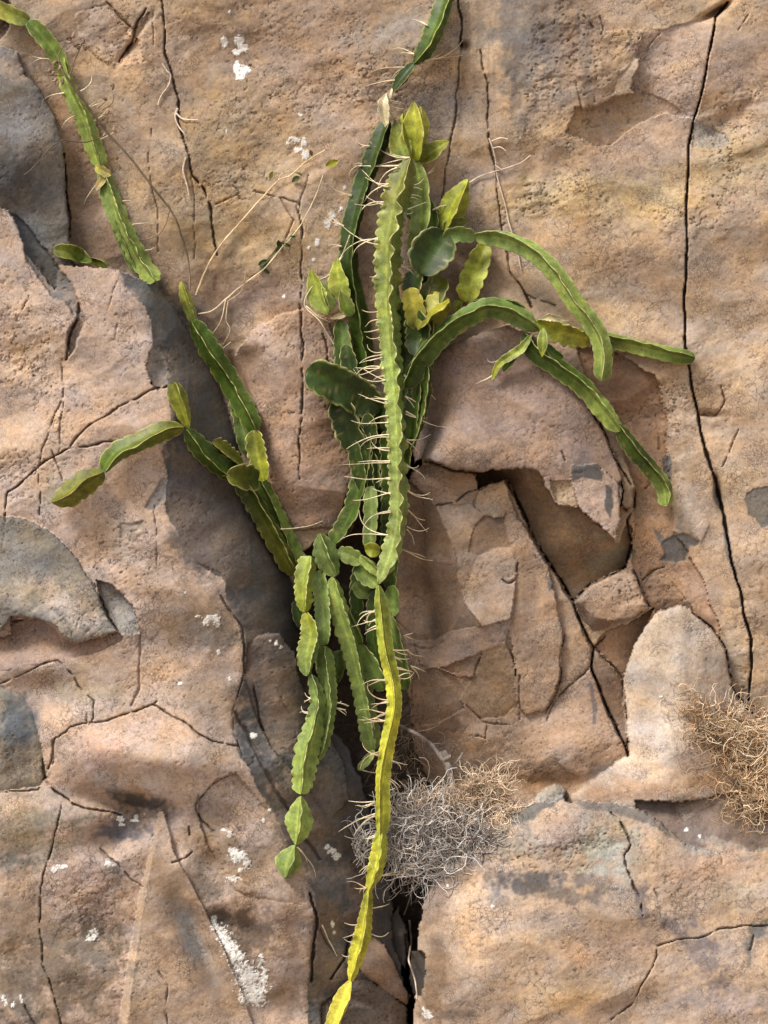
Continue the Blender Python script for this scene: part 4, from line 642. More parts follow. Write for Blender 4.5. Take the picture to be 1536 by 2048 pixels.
def tube(name, pts, r0, r1, colr, mat, parent=None, sides=5, wob=0.0):
    p = catmull(pts, 4.0)
    if wob: p[:, :2] += np.stack([perlin(np.arange(len(p)) / 5.0, np.full(len(p), rng.random() * 99), 5), perlin(np.arange(len(p)) / 5.0, np.full(len(p), rng.random() * 99), 6)], -1) * wob
    t, n, b = frames(p); m = len(p); s = np.linspace(0, 1, m); rr = r0 * (1 - s) + r1 * s
    a = np.arange(sides) * 2 * np.pi / sides
    v = p[:, None] + rr[:, None, None] * (np.cos(a)[None, :, None] * b[:, None] + np.sin(a)[None, :, None] * n[:, None])
    v = v.reshape(-1, 3); i = np.arange(m - 1)[:, None] * sides; k = np.arange(sides)[None]
    q = np.stack([i + k, i + (k + 1) % sides, i + sides + (k + 1) % sides, i + sides + k], -1).reshape(-1, 4)
    c = np.broadcast_to(np.array(colr), (m * sides, 3)) * (1 + .12 * np.sin(np.repeat(s, sides) * 40))[:, None]
    w = to_world(v)
    return w, q, c

def add_tube(name, *a, parent=None, mat=None, **k):
    w, q, c = tube(name, *a, mat, None, **k)
    return make_mesh(name, w, q, c, mat, parent)

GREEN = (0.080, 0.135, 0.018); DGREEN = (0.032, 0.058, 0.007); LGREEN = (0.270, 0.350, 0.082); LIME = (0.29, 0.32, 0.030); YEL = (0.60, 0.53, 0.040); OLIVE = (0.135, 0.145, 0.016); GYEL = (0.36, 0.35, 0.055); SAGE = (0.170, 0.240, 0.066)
EDGE = (0.50, 0.47, 0.22); STRAW = (0.66, 0.52, 0.33); CREAM = (0.80, 0.69, 0.47)

def stem(pts, w, lift=10, roll=30, twist=0, c0=GREEN, c1=None, tooth=19, depth=.22, wave=.15, taper0=30, taper1=30, parent=None, h=None, thick=1.0, edge=EDGE, name='stem_segment', mid=None, tipw=.18, hoff=None, slim=.82, point=None):
    """one joint of a three-winged climbing cactus; pts (x, y[, width factor]) in millimetres on the cliff, w its visible width"""
    P = [(p[0], p[1], (p[2] if len(p) > 2 else 1.0)) for p in pts]
    p = catmull(P, 2.6); wf = np.clip(p[:, 2], .2, 3); m = len(p)
    L = np.concatenate([[0], np.cumsum(np.linalg.norm(np.diff(p[:, :2], axis=0), axis=1))])
    w = w * slim; depth = depth * .92; wave = wave * .55
    Rm = w * wf / 1.80
    if h is None:
        hh = np.max([rock_h(p[:, 0] + dx * w * .4, p[:, 1] + dy * w * .3) for dx in (-1, 0, 1) for dy in (-1, 0, 1)], axis=0)
        hh = smooth1(hh, 14) + Rm * .55 + lift
    else:
        hh = np.interp(np.linspace(0, 1, m), np.linspace(0, 1, len(h)), h) if np.ndim(h) else np.full(m, float(h))
    if hoff is not None: hh = hh + np.interp(np.linspace(0, 1, m), np.linspace(0, 1, len(hoff)), hoff)
    c3 = np.stack([p[:, 0], p[:, 1], hh], -1)
    t, n, b = frames(c3)
    e0 = np.clip(L / taper0, 0, 1); e1 = np.clip((L[-1] - L) / taper1, 0, 1)
    env = (tipw + (1 - tipw) * np.sqrt(1 - (1 - e0) ** 2)) * (tipw + (1 - tipw) * np.sqrt(1 - (1 - e1) ** 2))
    if point: env = np.minimum(env, .04 + .96 * np.clip(L / (w * point), 0, 1) ** .75)
    ph = rng.random() * 6
    rad = Rm * env
    th0 = R(roll) + R(twist) * (L / max(L[-1], 1)) + .10 * np.sin(L / 60 + ph)
    rings = []; cols = []; c0 = np.array(c0); c1 = np.array(c1 if c1 is not None else c0)
    g = (L / L[-1])[:, None]; base = c0 * (1 - g) + c1 * g
    if mid is not None: base = np.where(g < .5, c0 * (1 - 2 * g) + np.array(mid) * 2 * g, np.array(mid) * (2 - 2 * g) + c1 * (2 * g - 1))
    base = base * (1 + .26 * perlin(L / 45 + ph, np.full(m, ph), 9) + .14 * perlin(L / 11, np.full(m, ph), 10))[:, None]
    for k in range(3):
        th = th0 + k * 2 * np.pi / 3
        fr = L / (tooth * .9) + .37 * k + ph + .55 * perlin(L / 55, np.full(m, ph + k), 19)
        f = fr - np.floor(fr)
        saw = np.clip(f / .72, 0, 1) * (1 - sstep(.74, 1, f)); lobe = 1 - depth * (1 - (.55 * np.abs(np.sin(np.pi * f)) ** .55 + .45 * saw)) + .05 * perlin(L / 17, np.full(m, 3.3 * k + ph), 23)
        wv = wave * (.55 + .9 * perlin(L / 70, np.full(m, 4.4 * k + ph), 28)) * np.sin(np.pi * fr * .83 + k * 2.1) + wave * .9 * perlin(L / 60, np.full(m, 7.7 * k + ph), 29)
        d = np.cos(th)[:, None] * b + np.sin(th)[:, None] * n; tn = -np.sin(th)[:, None] * b + np.cos(th)[:, None] * n
        for (fr_, off, ci) in ((.30, -.115, 0), (.58, -.07, 0), (.86, -.042, 1), (.975, -.036, 2), (1.02, 0, 3), (.975, .036, 2), (.86, .042, 1), (.58, .07, 0), (.30, .115, 0)):
            rr = rad * fr_ * (1 + (lobe - 1) * (max(0, fr_ - .35) / .65) ** 1.3)
            q = c3 + d * rr[:, None] + tn * (rad * (off * thick + wv * fr_ ** 3))[:, None]
            rings.append(q)
            if ci <= 1:
                vein = (1 + .16 * (np.abs(np.sin(np.pi * f)) - .6) * (ci == 1) * 1.0)[:, None]
                cc = base * (.95 + .10 * ci) * vein
            else:
                e = .5 if ci == 2 else .95
                cc = base * (1 - e) + np.array(edge) * e * (.72 + .38 * rng.random())
            blot = .16 * perlin(L / 8, np.full(m, 11.0 * k + fr_ * 5), 37) + .20 * perlin(L / 26, np.full(m, 5.0 * k + (off > 0) * 3 + ph), 38)
            yl = np.clip(perlin(L / 33, np.full(m, 9.0 * k + (off > 0) * 4 + ph), 39) - .1, 0, 1)[:, None] * .6
            bs = (sstep(.42, .60, perlin(L / 9, np.full(m, 13.0 * k + fr_ * 3 + ph), 53) * .8 + .35 * perlin(L / 50, np.full(m, 2.0 * k + ph), 54)) * (.75 if ci >= 1 else .45))[:, None]
            cc = cc * (1 - bs) + np.array((.26, .19, .085)) * bs
            cols.append((cc * (1 - yl) + cc * np.array((1.35, 1.05, .6)) * yl) * (1 + blot)[:, None])
        thv = th + np.pi / 3
        dv = np.cos(thv)[:, None] * b + np.sin(thv)[:, None] * n
        rings.append(c3 + dv * (rad * .17)[:, None]); cols.append(base * np.array((1.35, 1.32, 1.25)))
    A = np.stack(rings, 1); C = np.stack(cols, 1); ns = A.shape[1]
    v = to_world(A.reshape(-1, 3)); i = np.arange(m - 1)[:, None] * ns; k = np.arange(ns)[None]
    q = np.stack([i + k, i + (k + 1) % ns, i + ns + (k + 1) % ns, i + ns + k], -1).reshape(-1, 4)
    cap0 = np.stack([np.zeros(ns - 2, int), np.arange(2, ns), np.arange(1, ns - 1)], -1); cap1 = cap0[:, ::-1] + (m - 1) * ns
    o = make_mesh(name, v, q, np.clip(C.reshape(-1, 3), .01, .8), M_CACTUS, parent, tris=np.vstack([cap0, cap1]))
    o_path = dict(o=o, c=c3, L=L, rad=rad, n=n, b=b)
    return o_path

def cactus(label, x, y, hgt=0, group='climbing cactus stems on the cliff'):
    e = bpy.data.objects.new('climbing_cactus', None); e.empty_display_size = .05; col.objects.link(e)
    w = to_world(np.array([[x, y, float(hgt)]]))[0]; e.location = w
    tag(e, label, 'cactus', group)
    return e
def attach(e):
    for o in list(col.objects):
        if o.parent is e: o.matrix_parent_inverse = e.matrix_basis.inverted()

def roots(st, where, side, n=2, length=55, droop=.1, spread=.35, colr=CREAM, r=1.45, fwd=0.0, curl=10):
    """pale aerial roots that leave the rib near distance fraction `where`"""
    for wv in (where if isinstance(where, (list, tuple)) else [where]):
        for k in range(n):
            f = np.clip(wv + rng.normal() * .004, 0, 1); i = int(f * (len(st['c']) - 1))
            c = st['c'][i]; b = st['b'][i]; b = b if b[0] * side > 0 else -b
            rad = st['rad'][i]
            a = math.atan2(droop + rng.normal() * spread * .5, 1); ln = length * rng.uniform(.35, 1.25)
            dx, dy = side * math.cos(a), math.sin(a)
            s0 = c + b * rad * .72; pts = [s0]; ddx, ddy = dx, dy; cur = rng.normal() * .06
            nn = 6
            for q in range(nn):
                ca, sa = math.cos(cur), math.sin(cur); ddx, ddy = ddx * ca - ddy * sa, ddx * sa + ddy * ca; cur += rng.normal() * .08
                pp = pts[-1] + np.array([ddx, ddy, 0]) * ln / nn
                pp[2] = max(rock_h(pp[0], pp[1]) + 1.5, pts[-1][2] - (ln / nn) * (.35 if not fwd else -.1))
                pts.append(pp)
            add_tube('aerial_root', pts, r * rng.uniform(.8, 1.25), .45, np.array(colr) * rng.uniform(.75, 1.05), mat=M_ROOT, parent=st['o'], sides=4)

# --- chain climbing down from the upper left corner
E = cactus('long pale green cactus chain running from the upper left corner down into the crevice', 20, 20, 0)
a = stem([(-30, 0), (10, 22), (58, 42)], 44, 14, 45, 0, GYEL, LGREEN, depth=.10, parent=E, h=[30, 26, 16])
b_ = stem([(56, 42), (92, 80), (118, 118), (128, 150, .8)], 44, 8, 15, 25, GREEN, LGREEN, depth=.14, parent=E); roots(b_, [.7], -1, 2, 40)
c_ = stem([(122, 110, .7), (138, 170, .9), (165, 225), (182, 275), (204, 336)], 50, 8, 76, 10, LGREEN, LGREEN, edge=(.5, .52, .2), parent=E)
roots(c_, [.35, .5, .62, .78], 1, 2, 34, -.6); roots(c_, [.3, .52], -1, 1, 46, .2)
d_ = stem([(206, 340, .8), (222, 392), (246, 452), (276, 512), (310, 562)], 54, 8, 86, -10, SAGE, LGREEN, edge=(.5, .52, .2), parent=E); roots(d_, [.3, .5, .75], 1, 1, 44, -.3); roots(d_, [.1], -1, 1, 60, .9)
stem([(222, 400), (232, 450), (262, 520), (272, 545)], 28, 4, 80, 0, GREEN, SAGE, parent=E)
stem([(190, 332), (206, 342), (222, 350)], 26, 26, 30, 0, GYEL, (.5, .42, .16), parent=E, taper0=12, taper1=12, depth=.3); stem([(192, 380), (206, 360), (214, 344)], 20, 26, 10, 0, (.5, .38, .22), GYEL, parent=E, taper0=18, taper1=10, depth=.3)
e_ = stem([(362, 562, .5), (374, 600), (392, 650, .8)], 34, 14, 70, 0, GYEL, LGREEN, parent=E)
f_ = stem([(384, 640, .7), (412, 688), (448, 744), (482, 802), (512, 862, .9)], 58, 16, 98, -12, GREEN, GREEN, edge=(.55, .56, .22), parent=E, tooth=26)
g_ = stem([(468, 782), (484, 850), (494, 905)], 46, -6, 30, 0, SAGE, SAGE, parent=E)
h_ = stem([(508, 860), (516, 905), (528, 962, .9)], 54, 22, 50, 0, OLIVE, LIME, edge=(.6, .58, .22), parent=E, tooth=20, depth=.28)
i_ = stem([(516, 955), (548, 1020), (575, 1080), (606, 1146)], 50, 14, 84, 10, GREEN, LGREEN, edge=(.5, .52, .2), parent=E)
j_ = stem([(478, 952), (512, 1005), (552, 1078), (592, 1150)], 54, 18, 70, 10, DGREEN, OLIVE, edge=(.42, .44, .16), parent=E, tooth=26); roots(j_, [.6], 1, 1, 70, -.1)
attach(E)
# --- side branch lying across the buttress
E = cactus('cactus branch lying across the dark buttress side, leaf like tip pointing lower left', 370, 858, 130)
stem([(368, 856, .6), (332, 860), (282, 884), (232, 908), (206, 944, .8)], 54, 12, 98, -20, OLIVE, GREEN, edge=(.6, .58, .24), parent=E, tooth=30, depth=.2)
stem([(208, 944, .7), (172, 964), (134, 992), (103, 1004, .6)], 68, 14, 95, -10, OLIVE, OLIVE, edge=(.5, .46, .15), parent=E, tooth=30, depth=.25)
stem([(346, 764), (360, 800), (378, 856, .5)], 50, 14, 70, 0, OLIVE, LIME, edge=(.5, .5, .18), parent=E, depth=.12)
stem([(372, 858, .6), (404, 900), (446, 938), (490, 958)], 56, 16, 90, 10, GREEN, DGREEN, edge=(.55, .55, .2), parent=E, tooth=24)
stem([(424, 884), (452, 908), (486, 936)], 54, 26, 95, 0, OLIVE, OLIVE, edge=(.55, .5, .2), parent=E, tooth=14, depth=.35)
stem([(452, 950), (484, 956), (516, 960)], 70, 26, 25, 0, OLIVE, DGREEN, edge=(.55, .5, .2), parent=E, tooth=26, taper0=26, taper1=26)
attach(E)
E = cactus('short olive cactus pad sticking out left over the top of the buttress', 213, 530, 100)
stem([(106, 500), (150, 508), (184, 524, .7)], 40, 4, 25, 0, OLIVE, GREEN, parent=E, depth=.1, edge=(.5, .46, .12)); stem([(180, 520), (198, 524), (216, 532)], 26, 2, 60, 0, OLIVE, DGREEN, parent=E, taper0=14, taper1=12)
attach(E)
# --- top stem entering at the upper edge
E = cactus('upright cactus stem entering at the top edge, dark green with a yellow left fringe', 770, 240, 0)
s = stem([(902, -40), (880, 36), (856, 90), (828, 128, .7)], 52, 12, 78, 10, DGREEN, DGREEN, edge=(.62, .62, .22), parent=E, tooth=20, mid=GREEN); roots(s, [.55], -1, 2, 34, -.5); roots(s, [.9], 1, 3, 80, -.2, spread=.5, colr=STRAW, r=1.4); roots(s, [.92], -1, 2, 40, -.4)
s = stem([(830, 126, .8), (808, 154), (786, 182, .7)], 36, 10, 60, 0, DGREEN, DGREEN, parent=E); roots(s, [.3, .75], -1, 2, 60, .1, colr=STRAW)
stem([(784, 176, .5), (778, 192), (770, 210, .5)], 16, 16, 40, 0, (.5, .42, .24), (.62, .52, .36), parent=E, edge=(.7, .62, .45), depth=.3, name='dried_joint', taper0=10, taper1=10)
s = stem([(772, 186, .3), (767, 212), (774, 256, .5)], 34, 20, 40, 0, (.62, .52, .36), (.6, .52, .30), parent=E, edge=(.7, .62, .45), depth=.3, name='dried_joint'); roots(s, [.2, .4, .6], 1, 3, 46, .4, spread=1.2, colr=STRAW, r=1.3)
attach(E)
E = cactus('dark green cactus stem behind and left of the longest stem', 760, 250, 0)
s = stem([(776, 240, .8), (756, 296), (734, 352), (716, 410), (703, 466), (700, 540), (712, 604), (724, 676), (732, 740)], 52, 4, 72, 12, DGREEN, GREEN, mid=DGREEN, edge=(.26, .32, .12), parent=E, tooth=20, depth=.12)
roots(s, [.12, .2, .32, .45, .52], -1, 2, 40, -.3, colr=STRAW); roots(s, [.48], 1, 1, 70, .5)
stem([(680, 640, .8), (686, 700), (690, 760)], 50, 6, 35, 0, GREEN, SAGE, parent=E, tooth=26)
attach(E)
# --- tufts of young bright joints
E = cactus('bright yellow green cactus tip standing up at the head of the longest stem', 830, 320, 0)
stem([(828, 204), (832, 250), (834, 322, .45)], 62, 18, 60, 0, GYEL, LIME, parent=E, slim=1.16, tipw=.06, point=1.0, depth=.06, tooth=18, edge=(.6, .6, .18), taper0=40, mid=LIME)
stem([(806, 226), (812, 270), (826, 320, .5)], 44, 12, 100, 0, LIME, LIME, parent=E, slim=1.16, tipw=.06, point=1.0, depth=.05, edge=(.6, .6, .18)); stem([(898, 282), (872, 300), (838, 326, .4)], 44, 16, 45, 0, LIME, OLIVE, parent=E, slim=1.16, tipw=.06, point=1.0, depth=.14, tooth=16, edge=(.62, .58, .2), taper0=40)
stem([(842, 212), (842, 260), (836, 322, .5)], 34, 22, 88, 0, GYEL, LIME, parent=E, slim=1.1, depth=.05, edge=(.75, .74, .25), point=1.0)
stem([(790, 240), (798, 280), (812, 322)], 42, 6, 40, 0, OLIVE, LGREEN, parent=E, slim=1.16, tipw=.06, point=1.0, depth=.1)
attach(E)
E = cactus('pointed yellow green cactus pad leaning right above the arching stem', 890, 455, 0)
stem([(936, 358), (914, 404), (888, 462, .5)], 60, 10, 75, 0, LIME, LIME, parent=E, slim=1.16, tipw=.06, point=1.0, depth=.10, tooth=18, edge=(.5, .46, .12), taper0=50); stem([(938, 440), (912, 450), (890, 470)], 40, 6, 30, 0, OLIVE, OLIVE, parent=E, slim=1.16, tipw=.06, point=1.0, depth=.12)
attach(E)
E = cactus('pair of stubby bright green cactus tips at the left of the clump', 660, 630, 0)
stem([(622, 538), (636, 580), (656, 628, .6)], 48, 14, 60, 0, LIME, LGREEN, parent=E, slim=1.16, tipw=.06, point=1.0, depth=.14, tooth=16, edge=(.62, .62, .25), taper0=50); stem([(640, 560), (650, 590), (662, 624, .6)], 36, 24, 100, 0, LGREEN, LGREEN, parent=E, slim=1.16, tipw=.06, point=1.0, depth=.14, tooth=16, edge=(.62, .62, .25), taper0=20)
stem([(674, 516), (680, 560), (694, 606, .6)], 46, 18, 60, 0, LIME, LGREEN, parent=E, slim=1.16, tipw=.06, point=1.0, depth=.14, tooth=16, edge=(.6, .62, .2), taper0=50); stem([(682, 576), (692, 610), (704, 632)], 30, 24, 30, 0, OLIVE, GREEN, parent=E, slim=1.16, tipw=.06, point=1.0)
stem([(660, 636), (680, 632), (696, 628)], 12, 24, 30, 0, STRAW, CREAM, parent=E, slim=1.16, tipw=.06, point=1.0, name='dried_tip')
attach(E)
E = cactus('upright yellow green cactus joint between the two arching stems', 930, 600, 0)
stem([(974, 486, .8), (958, 530), (946, 560, 1.1), (930, 604)], 46, 6, 40, 0, LIME, LIME, parent=E, slim=1.12, tipw=.06, tooth=26, edge=(.5, .48, .14)); stem([(922, 598), (916, 610), (912, 628)], 18, 10, 40, 0, LIME, OLIVE, parent=E, slim=1.12, tipw=.06, taper0=14, taper1=12)
attach(E)
E = cactus('broad dark green cactus pads crowded right of the longest stem', 850, 640, 10)
stem([(890, 464), (866, 500), (840, 548)], 88, 34, 28, 0, DGREEN, DGREEN, parent=E, slim=1.08, tooth=26, depth=.10, edge=(.42, .42, .2), taper0=50, taper1=60)
stem([(836, 540), (830, 580), (826, 600)], 50, 22, 60, 0, DGREEN, DGREEN, parent=E, slim=1.08); stem([(888, 556), (868, 590), (846, 620, .7)], 54, 22, 50, 0, OLIVE, DGREEN, parent=E, slim=1.08, tooth=22, edge=(.42, .42, .2))
stem([(898, 598), (868, 622), (836, 660)], 58, 38, 80, 0, (.38, .36, .03), OLIVE, parent=E, slim=1.08, tooth=20, edge=(.5, .45, .1), depth=.24); stem([(818, 576), (832, 620), (838, 660)], 44, 36, 40, 0, (.36, .32, .04), OLIVE, parent=E, slim=1.08, edge=(.5, .45, .1)); stem([(832, 620), (842, 664), (836, 712)], 56, 30, 60, 0, DGREEN, DGREEN, parent=E, slim=1.08)
stem([(800, 600), (808, 680), (812, 760), (806, 830)], 44, -10, 30, 0, DGREEN, DGREEN, parent=E, slim=1.08)
attach(E)
E = cactus('dark cactus pad pointing left under the stubby green tips', 745, 800, 0)
stem([(612, 742), (660, 762), (706, 784), (762, 818, .8)], 74, 18, 35, 10, DGREEN, DGREEN, parent=E, slim=1.08, tooth=26, depth=.12, edge=(.42, .42, .15), taper0=40)
stem([(678, 796), (694, 850), (712, 900)], 56, 4, 40, 0, DGREEN, DGREEN, parent=E, slim=1.08, tooth=30); stem([(706, 810), (716, 850), (734, 896)], 46, 10, 70, 0, GREEN, DGREEN, parent=E, slim=1.08, tooth=26)
stem([(752, 790), (758, 850), (754, 900)], 50, 6, 50, 0, DGREEN, DGREEN, parent=E, slim=1.08)
attach(E)
# --- stems in the shade behind the longest one
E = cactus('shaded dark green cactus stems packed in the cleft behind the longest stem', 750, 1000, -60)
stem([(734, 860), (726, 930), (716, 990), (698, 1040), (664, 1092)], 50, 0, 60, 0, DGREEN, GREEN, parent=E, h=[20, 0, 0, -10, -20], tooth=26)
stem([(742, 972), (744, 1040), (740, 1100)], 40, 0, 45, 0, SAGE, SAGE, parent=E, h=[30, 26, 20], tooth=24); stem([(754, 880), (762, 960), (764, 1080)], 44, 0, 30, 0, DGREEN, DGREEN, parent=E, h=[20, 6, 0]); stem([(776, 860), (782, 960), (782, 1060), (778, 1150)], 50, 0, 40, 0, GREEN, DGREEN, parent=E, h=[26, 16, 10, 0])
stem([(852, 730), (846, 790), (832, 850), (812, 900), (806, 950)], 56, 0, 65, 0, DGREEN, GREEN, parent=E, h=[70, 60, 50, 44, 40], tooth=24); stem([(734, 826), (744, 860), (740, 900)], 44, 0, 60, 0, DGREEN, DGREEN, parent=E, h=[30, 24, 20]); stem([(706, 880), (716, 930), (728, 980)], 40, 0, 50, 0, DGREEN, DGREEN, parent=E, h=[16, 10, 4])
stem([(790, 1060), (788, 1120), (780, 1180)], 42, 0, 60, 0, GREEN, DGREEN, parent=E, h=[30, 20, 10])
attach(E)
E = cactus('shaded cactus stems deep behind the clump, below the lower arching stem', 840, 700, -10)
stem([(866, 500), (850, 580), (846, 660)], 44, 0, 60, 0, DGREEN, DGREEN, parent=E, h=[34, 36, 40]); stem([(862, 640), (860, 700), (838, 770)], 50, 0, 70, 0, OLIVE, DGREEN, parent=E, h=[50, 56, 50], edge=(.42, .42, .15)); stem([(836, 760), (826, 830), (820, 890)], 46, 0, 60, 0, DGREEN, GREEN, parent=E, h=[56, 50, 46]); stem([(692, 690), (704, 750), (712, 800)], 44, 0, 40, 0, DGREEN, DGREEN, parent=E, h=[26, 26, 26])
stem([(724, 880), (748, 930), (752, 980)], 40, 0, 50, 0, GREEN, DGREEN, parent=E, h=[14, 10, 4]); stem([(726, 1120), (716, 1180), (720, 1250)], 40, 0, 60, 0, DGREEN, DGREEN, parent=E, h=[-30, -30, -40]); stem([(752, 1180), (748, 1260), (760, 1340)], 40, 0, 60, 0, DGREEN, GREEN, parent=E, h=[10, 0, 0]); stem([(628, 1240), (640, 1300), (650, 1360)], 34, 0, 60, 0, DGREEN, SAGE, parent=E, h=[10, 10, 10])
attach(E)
# --- the longest stem
E = cactus('longest cactus stem hanging down the middle, green above and bright yellow at the bottom', 820, 330, 30)
s = stem([(822, 316, .6), (806, 360, 1.1), (792, 410, 1.15), (782, 466, 1.15), (778, 540, 1.1), (778, 620, 1.05), (784, 700, .95), (791, 780, .85), (795, 860, .8), (797, 930, .78), (799, 1000, .8), (796, 1056, .8), (782, 1112, .8), (758, 1168, .4)], 66, 20, 84, -14, (.19, .20, .045), (.235, .29, .085), mid=LGREEN, edge=(.58, .57, .27), parent=E, tooth=19, depth=.26, wave=.42, taper0=40, taper1=40, h=[40, 46, 50, 50, 52, 56, 60, 66, 70, 72, 72, 70, 66, 60])
MAIN = s
roots(s, [.005, .03, .12, .2], -1, 3, 88, .03, spread=.3); roots(s, [.075], -1, 3, 66, .1); roots(s, [.06, .09, .12], 1, 2, 40, -.1)
roots(s, [.46, .49, .52, .57], -1, 3, 74, -.05, spread=.4); roots(s, [.61, .65, .68, .71, .74, .78, .83, .88], -1, 2, 80, .02, spread=.22)
roots(s, [.26, .33], 1, 2, 44, .5); roots(s, [.51, .56, .60], 1, 2, 70, .6, spread=.3); roots(s, [.66, .72, .78], 1, 2, 56, .5); roots(s, [.82, .86, .90], 1, 2, 58, .65, spread=.5, colr=STRAW); roots(s, [.28, .36, .38, .4, .42], -1, 1, 26, .1, colr=STRAW)
s = stem([(757, 1170, .5), (764, 1230), (772, 1300), (786, 1366), (788, 1420), (774, 1490), (764, 1560), (764, 1630), (762, 1672, .9)], 40, 0, 88, 14, (.25, .32, .055), (.44, .46, .05), mid=(.46, .47, .04), edge=(.82, .76, .24), parent=E, tooth=17, depth=.14, wave=.06, h=[60, 60, 68, 80, 90, 96, 100, 100, 98])
roots(s, [.1, .14, .17], -1, 3, 48, .1, spread=.5); roots(s, [.27, .30, .34, .38], 1, 2, 34, .2, spread=.5, colr=STRAW); roots(s, [.38, .47, .52, .55, .68], -1, 3, 52, .05, spread=.3, colr=STRAW); roots(s, [.86, .92], -1, 3, 70, .3, spread=.4); roots(s, [.7, .78], 1, 2, 30, .3)
s = stem([(762, 1660, .85), (760, 1700), (752, 1740), (736, 1786, .5)], 44, 0, 88, 0, (.36, .41, .055), (.50, .49, .05), edge=(.72, .70, .22), parent=E, tooth=15, depth=.2, h=[98, 92, 80, 70]); roots(s, [.1, .6], -1, 2, 40, .5, spread=.7); roots(s, [.95], -1, 4, 34, -.2, spread=1.0, colr=STRAW); roots(s, [.7], 1, 2, 70, -.3, spread=.2)
s = stem([(738, 1778, .55), (732, 1830, .8), (726, 1870, 1.1), (714, 1910), (701, 1964, .5)], 44, 0, 84, 8, (.42, .44, .05), (.64, .60, .06), edge=(.80, .74, .24), parent=E, tooth=20, depth=.2, h=[70, 66, 62, 58, 56]); roots(s, [.2, .45], 1, 1, 40, .4); roots(s, [.4, .5, .6, .75], -1, 1, 24, .1)
stem([(702, 1960, .4), (690, 1994, 1.0), (672, 2040), (660, 2090)], 46, 0, 66, 0, (.66, .58, .07), (.66, .60, .08), edge=(.8, .74, .24), parent=E, tooth=22, depth=.12, h=[56, 58, 60, 60])
attach(E)
E = cactus('wavy green cactus stem twisted close beside the head of the longest stem', 836, 330, 20)
s = stem([(832, 322, .6), (842, 370), (846, 420), (842, 470), (836, 520)], 58, 14, 40, 30, LGREEN, SAGE, edge=(.48, .5, .2), parent=E, tooth=34, wave=.26, depth=.14); roots(s, [.15, .5], 1, 2, 40, -.5)
stem([(826, 330), (818, 380), (826, 440)], 36, 4, 80, 0, GREEN, GREEN, parent=E); stem([(858, 400), (866, 440), (862, 470)], 40, 6, 50, 0, SAGE, GREEN, parent=E)
attach(E)
# --- the arching stems to the right
E = cactus('upper of two arching cactus stems, bending right and down to a blunt tip', 895, 470, 20)
stem([(886, 478), (916, 468), (950, 474, .8)], 44, 30, 40, 0, GREEN, SAGE, parent=E, h=[60, 54, 46], edge=(.48, .5, .25), tooth=24, taper0=20, taper1=12)
stem([(950, 472, .8), (1000, 474), (1060, 498), (1108, 542), (1150, 604), (1186, 650), (1206, 700), (1204, 762)], 50, 0, 66, 30, SAGE, LGREEN, mid=LGREEN, edge=(.55, .55, .3), parent=E, tooth=23, depth=.12, wave=.1, h=[46, 66, 90, 110, 120, 120, 116, 100], taper1=20)
attach(E)
E = cactus('arching cactus stem, the lower of two, rising from the clump to the ragged joint', 815, 770, 40)
stem([(812, 776, .8), (840, 720), (880, 672), (930, 634), (984, 614), (1040, 632), (1078, 660, .7)], 56, 0, 68, 10, DGREEN, SAGE, mid=GREEN, edge=(.45, .48, .2), parent=E, tooth=26, depth=.16, h=[60, 76, 86, 92, 96, 94, 86])
stem([(936, 610), (980, 602), (1024, 606), (1050, 618)], 30, 0, 60, 0, SAGE, GREEN, parent=E, h=[60, 66, 70, 72], edge=(.5, .5, .25))
attach(E)
E = cactus('ragged yellowish cactus joint and dark stem running straight right to the long vertical crack', 1085, 650, 60)
stem([(1072, 644, .8), (1110, 656), (1150, 668), (1192, 676, .7)], 66, 0, 60, 0, LIME, GYEL, edge=(.62, .58, .28), parent=E, tooth=22, depth=.28, h=[84, 80, 76, 70])
stem([(1176, 672), (1230, 680), (1290, 694), (1340, 706), (1390, 716)], 44, 10, 68, 10, GREEN, GREEN, mid=LGREEN, edge=(.45, .48, .2), parent=E, tooth=24, depth=.16)
stem([(1082, 638, .6), (1100, 634), (1138, 640, .4)], 24, 0, 50, 0, (.6, .55, .28), CREAM, edge=CREAM, parent=E, h=[100, 100, 96], depth=.4, tooth=10, name='dried_tip')
attach(E)
E = cactus('wide cactus stem slanting down right across the brown slab', 1055, 680, 60)
stem([(1048, 668, .8), (1074, 704), (1120, 736), (1166, 770), (1206, 816), (1240, 862, .8)], 52, 0, 66, 14, DGREEN, LGREEN, mid=GREEN, edge=(.48, .5, .22), parent=E, tooth=24, depth=.14, h=[80, 86, 88, 88, 92, 88])
stem([(1236, 850, .8), (1264, 892), (1300, 934), (1330, 974), (1334, 1012)], 46, 0, 72, 10, GREEN, LGREEN, mid=DGREEN, edge=(.5, .5, .22), parent=E, tooth=20, depth=.14, h=[88, 80, 66, 56, 52], taper1=14)
stem([(1196, 756), (1208, 730), (1224, 700)], 26, 0, 60, 0, DGREEN, GREEN, parent=E, h=[76, 80, 84])
attach(E)
E = cactus('three small leaf like cactus shoots hanging under the knot of the arching stems', 1062, 670, 80)
s = stem([(1064, 668, .5), (1040, 700), (1000, 728, .8), (984, 760, .4)], 26, 0, 40, 0, LGREEN, LIME, edge=(.6, .6, .25), parent=E, h=[100, 92, 80, 74], depth=.2); roots(s, [.7, .95], -1, 1, 36, .5); stem([(1046, 690), (1026, 716), (1006, 742)], 22, 0, 40, 0, GREEN, GREEN, parent=E, h=[90, 80, 74])
